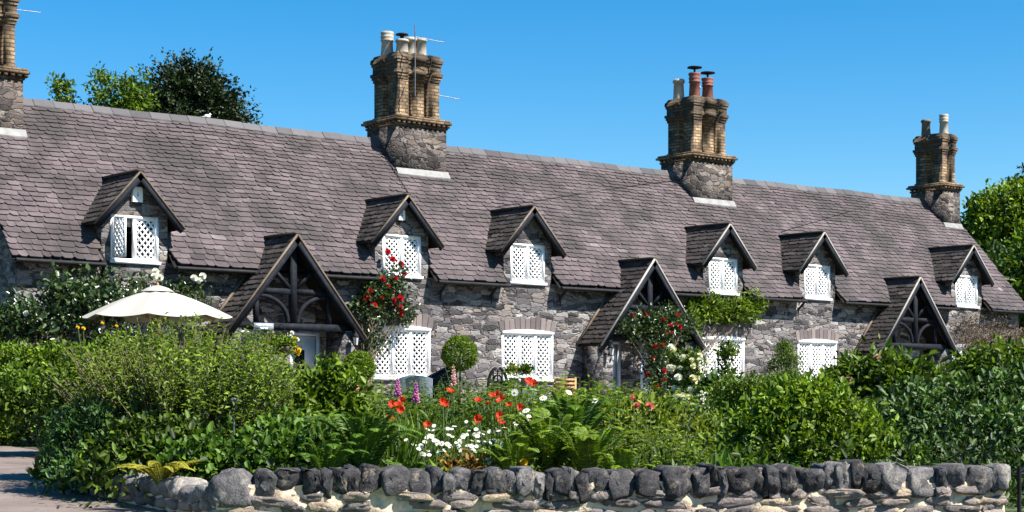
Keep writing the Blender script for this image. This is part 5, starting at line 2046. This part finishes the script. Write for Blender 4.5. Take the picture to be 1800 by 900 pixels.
straps('grass_clump', 'lime green grassy clump in front of the white trough', 'plant', 1225, 16.0, 260, .52, .014, 'lime', .34, .45, tint=.35)
straps('grass_clump', 'small grassy tuft at the right foot of the glossy shrub by the coping', 'plant', 1606, 14.5, 60, .25, .014, 'lime', .12, .6)
shoots('perennial_clump', 'pale lance-leaved stems behind the wall right of the ferns', 'plant', 1125, 15.2, 120, .5, .78, .3, 'lime', .11, .04, .045, tint=.25)
shoots('perennial_clump', 'dark green leafy stems at the wall left of the grassy clump', 'plant', 1172, 14.8, 90, .35, .6, .35, 'bright', .11, .035, .045)
bush('leafy_plant', 'low bright toothed leaves at the coping right of centre', 'plant', 1240, 14.5, [(0, 0, .16, .5, .3, .16), (.25, 0, .1, .4, .3, .14)], 'fern', 130, 12, .07, .12, .04, False, stems=0, tint=.5)
bush('leafy_plant', 'low ferny leaves along the coping under the glossy shrub', 'plant', 1385, 14.6, [(0, 0, .13, .42, .25, .14), (-.4, 0, .1, .3, .2, .12)], 'fern', 100, 12, .06, .10, .03, False, stems=0, tint=.5)
bush('leafy_plant', 'large pale leaf rosette pressed against the coping below the ferns', 'plant', 560, 13.9, [(0, 0, .1, .2, .15, .1)], 'fern', 16, 7, .05, .2, .13, True, stems=0, tint=.6)
bush('leafy_plant', 'bright leaf rosette against the coping between two ferns', 'plant', 745, 13.95, [(0, 0, .13, .3, .15, .12)], 'bright', 40, 8, .06, .13, .05, False, stems=0, tint=.5)
bush('glossy_shrub', 'large rounded glossy-leaved shrub right of centre behind the wall', 'shrub', 1432, 16.3,
     [(0, 0, .58, .5, .6, .42), (-.38, 0, .48, .4, .5, .38), (.33, -.1, .36, .42, .5, .36), (.58, -.35, .18, .35, .4, .22), (0, -.35, .3, .55, .4, .34), (-.1, 0, .82, .32, .4, .2), (-.5, -.1, .3, .33, .4, .3)], 'bright', 1700, 16, .07, .062, .038, True, stems=40, tint=.5)
bush('bronze_plant', 'bronze-leaved plant at the foot of the daisies', 'plant', 806, 14.35, [(0, 0, .18, .2, .2, .18), (.1, 0, .32, .15, .15, .14)], 'bronze', 50, 8, .06, .07, .03, True, stems=10, tint=.5)

# daisies
x, y = at(808, 14.9)
z = gz(x, y)
dz_ = thing('daisy_clump', 'drift of small white daisies in the middle of the front bed', 'daisies', (x, y, z))
mb, ms = MB(), MB()
for i in range(100):
    a, r = NR.random() * 2 * PI, math.sqrt(NR.random())
    b = c2w((r * math.cos(a) * .36, r * math.sin(a) * .36, 0))
    h = NR.uniform(.42, .74) * (1 - .2 * r * r)
    tip = b * 1.12 + c2w((NR.normal(-.02, .05), NR.normal(-.05, .04), h))
    ms.tube([b, (b + tip) / 2 + NR.normal(0, .015, 3), tip], .0025, 3, .5, False)
    if i < 72: put(DAISY, dz_, tip, NR.uniform(.48, .8), TOCAM * .7 + np.array([0, 0, .8]) + NR.normal(0, .3, 3))
    t = NR.random(14) * .8
    P = b + (tip - b) * t[:, None]
    add_leaves(mb, P, NR.normal(size=P.shape) + np.array([0, 0, .7]), NR.normal(size=P.shape), .07, .014, NR.normal(.4, .15, 14))
mb.build('foliage', LM['mid'], dz_)
ms.build('stems', M['green_stem'], dz_)


def flowering(name, label, cat, u, zc, heads, me, s, leafkind='mid', base_v=None):
    """heads: image columns/rows turned into real places at distance zc"""
    x, y = at(u, zc)
    z = gz(x, y)
    o = thing(name, label, cat, (x, y, z), 'poppies in the front bed' if cat == 'poppy' else None)
    ms, mb = MB(), MB()
    for (uu, vv, dz) in heads:
        X, Y = at(uu, zc + dz)
        tip = np.array([X - x, Y - y, zat(vv, zc + dz) - z])
        b = np.array([tip[0] * .4, tip[1] * .4, 0]) + NR.normal(0, .03, 3) * np.array([1, 1, 0])
        ms.tube([b, b * .5 + tip * .5 + NR.normal(0, .03, 3), tip], .004, 5, .5, False)
        put(me, o, tip, s * NR.uniform(.9, 1.15), TOCAM * NR.uniform(.3, .9) + np.array([0, 0, .6]) + NR.normal(0, .3, 3))
        t = NR.random(16) * .55
        P = b + (tip - b) * t[:, None]
        add_leaves(mb, P, NR.normal(size=P.shape) + np.array([0, 0, .6]), NR.normal(size=P.shape), .16, .03, NR.normal(.4, .15, 16))
    ms.build('stems', M['green_stem'], o)
    mb.build('foliage', LM[leafkind], o)
    return o


for lab, u, zc, heads in (
        ('cluster of orange-red poppies above the dark fern, left of the daisies', 704, 15.4, [(699, 713, 0), (708, 704, .1), (711, 716, -.1), (690, 712, .15), (703, 722, 0)]),
        ('single low poppy at the left edge of the daisies', 752, 14.7, [(752, 748, 0)]),
        ('lone poppy bud on the fern fronds left of the daisies', 686, 14.8, [(685, 738, 0)]),
        ('pair of poppies one above the other over the daisies', 787, 16, [(791, 689, 0), (783, 711, -.1), (779, 706, .1)]),
        ('bright bunch of poppies right of the daisies below the iron chair', 878, 16, [(866, 697, .1), (876, 693, 0), (883, 700, -.1), (880, 705, .05), (895, 713, 0), (915, 716, .1), (857, 711, .1), (840, 706, 0)]),
        ('two low poppies at the right edge of the daisies', 879, 15, [(879, 731, 0), (881, 744, -.1)]),
        ('poppy in the thick of the daisies', 841, 15.2, [(841, 736, 0)]),
        ('pair of poppies just in front of the pot table', 934, 19, [(930, 672, 0), (940, 674, .1)])):
    flowering('poppy_plant', lab, 'poppy', u, zc, heads, POPPY, .58 if zc < 18 else .8)


def spike(label, u, v0, v1, zc, mat, name='foxglove'):
    x, y = at(u, zc)
    z = gz(x, y)
    o = thing(name, label, 'flower spike', (x, y, z))
    h0, h1 = zat(v0, zc) - z, zat(v1, zc) - z
    mb = MB()
    mb.tube([(0, 0, 0), (.01, 0, h1 * .5), (0, .01, h1)], [.008, .006, .003], 5)
    P = np.stack([np.zeros(10), np.zeros(10), np.linspace(.05, h0, 10)], 1)
    ml = MB()
    add_leaves(ml, P, NR.normal(size=P.shape) * np.array([1, 1, .3]), np.array([0, 0, 1.0]) + NR.normal(size=P.shape) * .3, .2, .07, NR.normal(.4, .1, 10), True)
    ml.build('foliage', LM['mid'], o)
    mb.build('stem', M['green_stem'], o)
    mb = MB()
    n = 34
    for k in range(n):
        t = k / n
        a = k * 2.4
        d = np.array([math.cos(a), math.sin(a), -.5])
        b = np.array([0, 0, h0 + (h1 - h0) * t])
        r = .012 * (1.1 - .75 * t)
        L = .038 * (1.1 - .7 * t)
        s = np.cross(d, [0, 0, 1.0])
        s /= np.linalg.norm(s)
        q = np.cross(s, d)
        ring0 = [b + s * r * .4 * math.cos(j * PI / 3) + q * r * .4 * math.sin(j * PI / 3) for j in range(6)]
        ring1 = [b + d * L + s * r * 1.2 * math.cos(j * PI / 3) + q * r * 1.2 * math.sin(j * PI / 3) for j in range(6)]
        mb.add(ring0 + ring1, [(j, (j + 1) % 6, 6 + (j + 1) % 6, 6 + j) for j in range(6)], NR.random())
    mb.build('bells', PM[mat], o)


spike('purple-pink foxglove spike left of its twin above the red poppies', 699, 694, 662, 18, 'purple')
spike('purple-pink foxglove spike right of its twin above the red poppies', 731, 704, 668, 18, 'purple')
spike('pale pink delphinium spike in front of the topiary ball', 797, 678, 640, 20, 'pink', 'delphinium')
spike('pale pink foxglove near the small topiary ball', 626, 690, 665, 20, 'pink')
flowering('astilbe', 'small coral-red flowers at the edge of the gravel path', 'flower', 74, 17.6, [(68, 801, 0), (76, 806, .1), (70, 818, -.1), (80, 797, .1), (72, 826, -.1), (66, 810, 0)], ROSE['coral'], .7)
flowering('pink_rose', 'few pink blooms among the yellow-green bushy plant', 'flower', 1143, 18.4, [(1143, 713, 0), (1112, 699, .2), (1120, 712, 0)], ROSE['coral'], .8)
flowering('marigold', 'pale yellow flowers beside the parasol above the twiggy bush', 'flower', 165, 19.5, [(137, 575, 0), (147, 577, .1), (180, 568, 0), (205, 573, .1)], ROSE['yellow'], .42)
flowering('marigold', 'single yellow flower on the coping in the centre', 'flower', 921, 14.15, [(921, 812, 0)], ROSE['yellow'], .7)
flowering('cosmos', 'sparse white flowers dotted through the ferns right of the daisies', 'flower', 950, 16, [(905, 690, 0), (925, 722, 0), (930, 735, .1), (918, 728, 0), (1000, 690, .2), (1045, 705, .2), (955, 700, 0), (886, 752, -.3), (909, 742, -.3)], DAISY, 1.1)

# low ground cover under everything
mb = MB()
n = 5200
xc_ = NR.uniform(-3.6, 6.2, n)
zc_ = NR.uniform(14.4, 31.5, n)
C = np.array([[*W(a * (b / 14.2 if a > 0 else max(1, b / 20)), b), 0] for a, b in zip(xc_, zc_)])
C[:, 2] = [gz(a, b) for a, b in C[:, :2]]
keep = C[:, 1] < -2.75
C = C[keep & ~((np.array([(c[:2] - CAM) @ RGT for c in C]) > 2.3) & (np.array([(c[:2] - CAM) @ FWD for c in C]) < 19.5))]
C[:, 2] += NR.uniform(.03, .38, len(C))
clump_leaves(mb, C, np.tile([0, 0, .6], (len(C), 1)), 15, .12, .078, .036, True, .35)
g = mb.build('undergrowth', LM['mid'])
props(g, 'mixed low green leaves covering the garden bed between the larger plants', 'ground cover', kind='stuff')
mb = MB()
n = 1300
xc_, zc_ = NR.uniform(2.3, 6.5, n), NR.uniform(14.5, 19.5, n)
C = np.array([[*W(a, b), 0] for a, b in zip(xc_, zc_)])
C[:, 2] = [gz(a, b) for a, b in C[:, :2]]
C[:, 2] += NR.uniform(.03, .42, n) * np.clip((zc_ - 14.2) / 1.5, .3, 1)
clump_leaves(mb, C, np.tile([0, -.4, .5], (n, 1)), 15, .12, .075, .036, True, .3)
g = mb.build('undergrowth', LM['deep'])  # deeper leaf colour paints in the shade at the foot of the hedges
props(g, 'ground cover under the glossy hedges at the right, shade put into its dark leaf colour', 'ground cover', kind='stuff')
